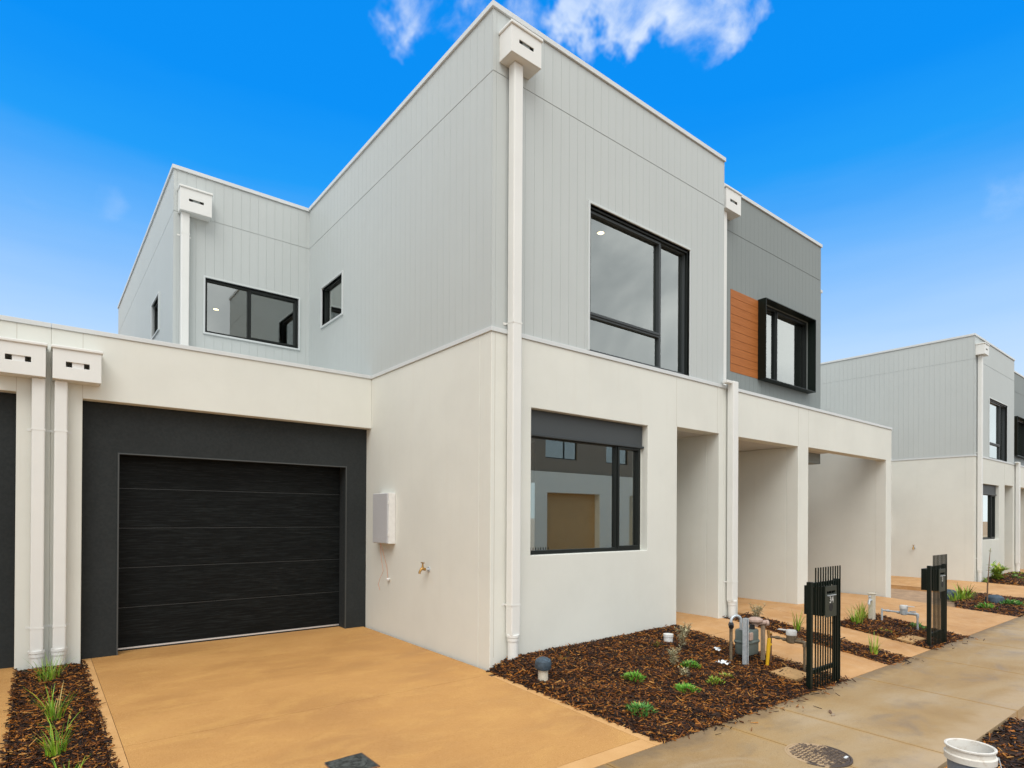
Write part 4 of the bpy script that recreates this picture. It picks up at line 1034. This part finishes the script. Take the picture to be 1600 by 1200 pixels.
# left strip, from the wall towards the street
grass(.09, 6.86, .26, 80, .08, 'fine dark grass tuft against the twin downpipes', 21, w=.004, lean=.75)
grass(.11, 5.50, .30, 40, .05, 'tall spiky grass tuft, middle of the left mulch strip', 22, w=.008, lean=.55)
grass(.10, 4.72, .21, 62, .05, 'bright green grass tuft nearest the bottom of the left strip', 23, w=.008, lean=.5)
grass(.15, 4.28, .14, 22, .05, 'grass tips cut off at the bottom edge of the left strip', 24, w=.007)
grass(.13, 5.08, .20, 14, .05, 'sparse thin grass wisps between two green tufts of the left strip', 25, w=.005, lean=.8)
# front bed
clump(4.23, 4.50, .10, .06, 130, 'olive green creeping plant against the front wall', 31, 'olive_leaf', .05, .008)
grass(4.34, 4.56, .12, 14, .04, 'small olive grass sprig beside the wall creeper', 32, 'olive_leaf', w=.008, lean=.7)
clump(4.46, 3.72, .095, .075, 200, 'round green groundcover in the middle of the front bed', 33)
clump(3.82, 3.13, .105, .08, 240, 'largest green groundcover nearest the driveway corner', 34, 'blue_green_leaf')
clump(4.62, 3.24, .10, .07, 210, 'green groundcover in front of the straw-coloured tuft', 35)
clump(5.06, 3.24, .065, .06, 110, 'small yellowish-green groundcover right of the straw tuft', 36, 'shrub_leaf')
clump(5.29, 3.27, .06, .045, 90, 'smallest yellowish-green sprig toward the paper scrap', 37, 'shrub_leaf')
clump(5.28, 3.66, .085, .075, 150, 'dark green groundcover beside the silvery shrub', 38)
clump(5.55, 4.30, .06, .045, 80, 'faint olive sprig left of the white pipe stub', 39, 'olive_leaf')
shrub(5.16, 3.78, .26, .085, 9, 40, 'silvery grey shrub in the middle of the front bed', 41)
shrub(5.80, 4.13, .26, .10, 9, 30, 'loose silvery shrub in front of the white pipe stub', 42)
shrub(6.20, 4.40, .20, .10, 9, 34, 'pale silvery shrub at the entry path corner', 43)
shrub(4.93, 3.50, .13, .06, 8, 22, 'straw-coloured dried tuft behind the green groundcover', 44)
# strips between the paths
grass(7.99, 3.88, .33, 22, .035, 'lone upright grass tuft on the narrow mulch strip', 51, w=.011, lean=.4)
shrub(7.98, 4.45, .26, .12, 10, 30, 'dark grey-green shrub on the narrow strip behind the gas meter', 52, 'silver_leaf', .06, .008)
grass(7.88, 2.90, .30, 26, .04, 'grass tuft near the footpath end of the narrow strip', 53, 'shrub_leaf', w=.011, lean=.4)
grass(9.32, 3.66, .34, 45, .07, 'bright grass tuft at the tip of the mulch island', 54, w=.013, lean=.6)
grass(9.72, 3.74, .36, 40, .06, 'grass tuft beside the riser post on the mulch island', 55, 'shrub_leaf', w=.013, lean=.5)
clump(9.26, 3.28, .07, .05, 70, 'tiny lime sprig at the path side of the mulch island', 56, 'shrub_leaf', .05, .016)
clump(10.12, 3.15, .13, .09, 160, 'dark green groundcover under the bent water pipe', 57, 'blue_green_leaf', .06, .014)
# far beds
grass(14.95, 3.80, .42, 60, .16, 'leaning grass clump in the distant bed', 61, 'shrub_leaf', w=.018, lean=.9)
grass(14.55, 3.86, .22, 40, .12, 'short grass clump behind the second letterbox screen', 62, w=.016)
clump(13.90, 3.20, .13, .10, 120, 'pale green groundcover at the front of the distant bed', 63, 'fleshy_leaf', .08, .02)
clump(15.0, 3.04, .16, .12, 150, 'blue-green groundcover at the right of the distant bed', 64, 'blue_green_leaf', .08, .02)
shrub(20.0, 4.38, .50, .36, 12, 26, 'bushy light green shrub under the far house window', 65, 'shrub_leaf', .16, .045, 'shrubs by the far house')
clump(21.0, 4.25, .24, .16, 170, 'green groundcover right of the bushy far shrub', 66, 'blue_green_leaf', .10, .03)
clump(20.3, 3.60, .26, .16, 170, 'green groundcover at the right edge of the far bed', 67, 'fleshy_leaf', .10, .03)
clump(22.2, 4.4, .24, .16, 120, 'yellow-green groundcover by the far entry path', 68, 'shrub_leaf', .10, .03)
# thin sapling
x, y = 14.90, 3.42; z = zg(x, y)-.02
t = thing('sapling_tree', (x, y, z), 'thin bare-stemmed sapling with a few leaves in the distant bed', 'sapling')
obj('trunk', MB().tube([(x, y, z), (x+.03, y, z+.35), (x+.10, y, z+.62), (x+.14, y, z+.82), (x+.22, y, z+1.10)], [.016, .013, .010, .008, .003], 8), 'stem_brown', t, smooth=True)
lf = MB(); r_ = random.Random(5)
for _ in range(26):
    q = r_.choice([(x-.14, y, z+.48), (x-.05, y, z+.50), (x-.1, y, z+.44)]); az = r_.uniform(0, 6.28)
    oleaf(lf, (q[0]+r_.uniform(-.05, .05), q[1], q[2]+r_.uniform(-.03, .03)), (math.cos(az), math.sin(az), r_.uniform(-.3, .5)), .07, .02)
for _ in range(5): oleaf(lf, (x+.21, y, z+1.05+r_.uniform(-.05, .05)), (r_.uniform(-1, 1), r_.uniform(-1, 1), 1), .05, .014)
obj('crown', lf, 'shrub_leaf', t)
obj('branch', MB().tube([(x+.035, y, z+.38), (x-.05, y, z+.47), (x-.12, y, z+.48)], [.006, .004, .002], 6), 'stem_brown', t)
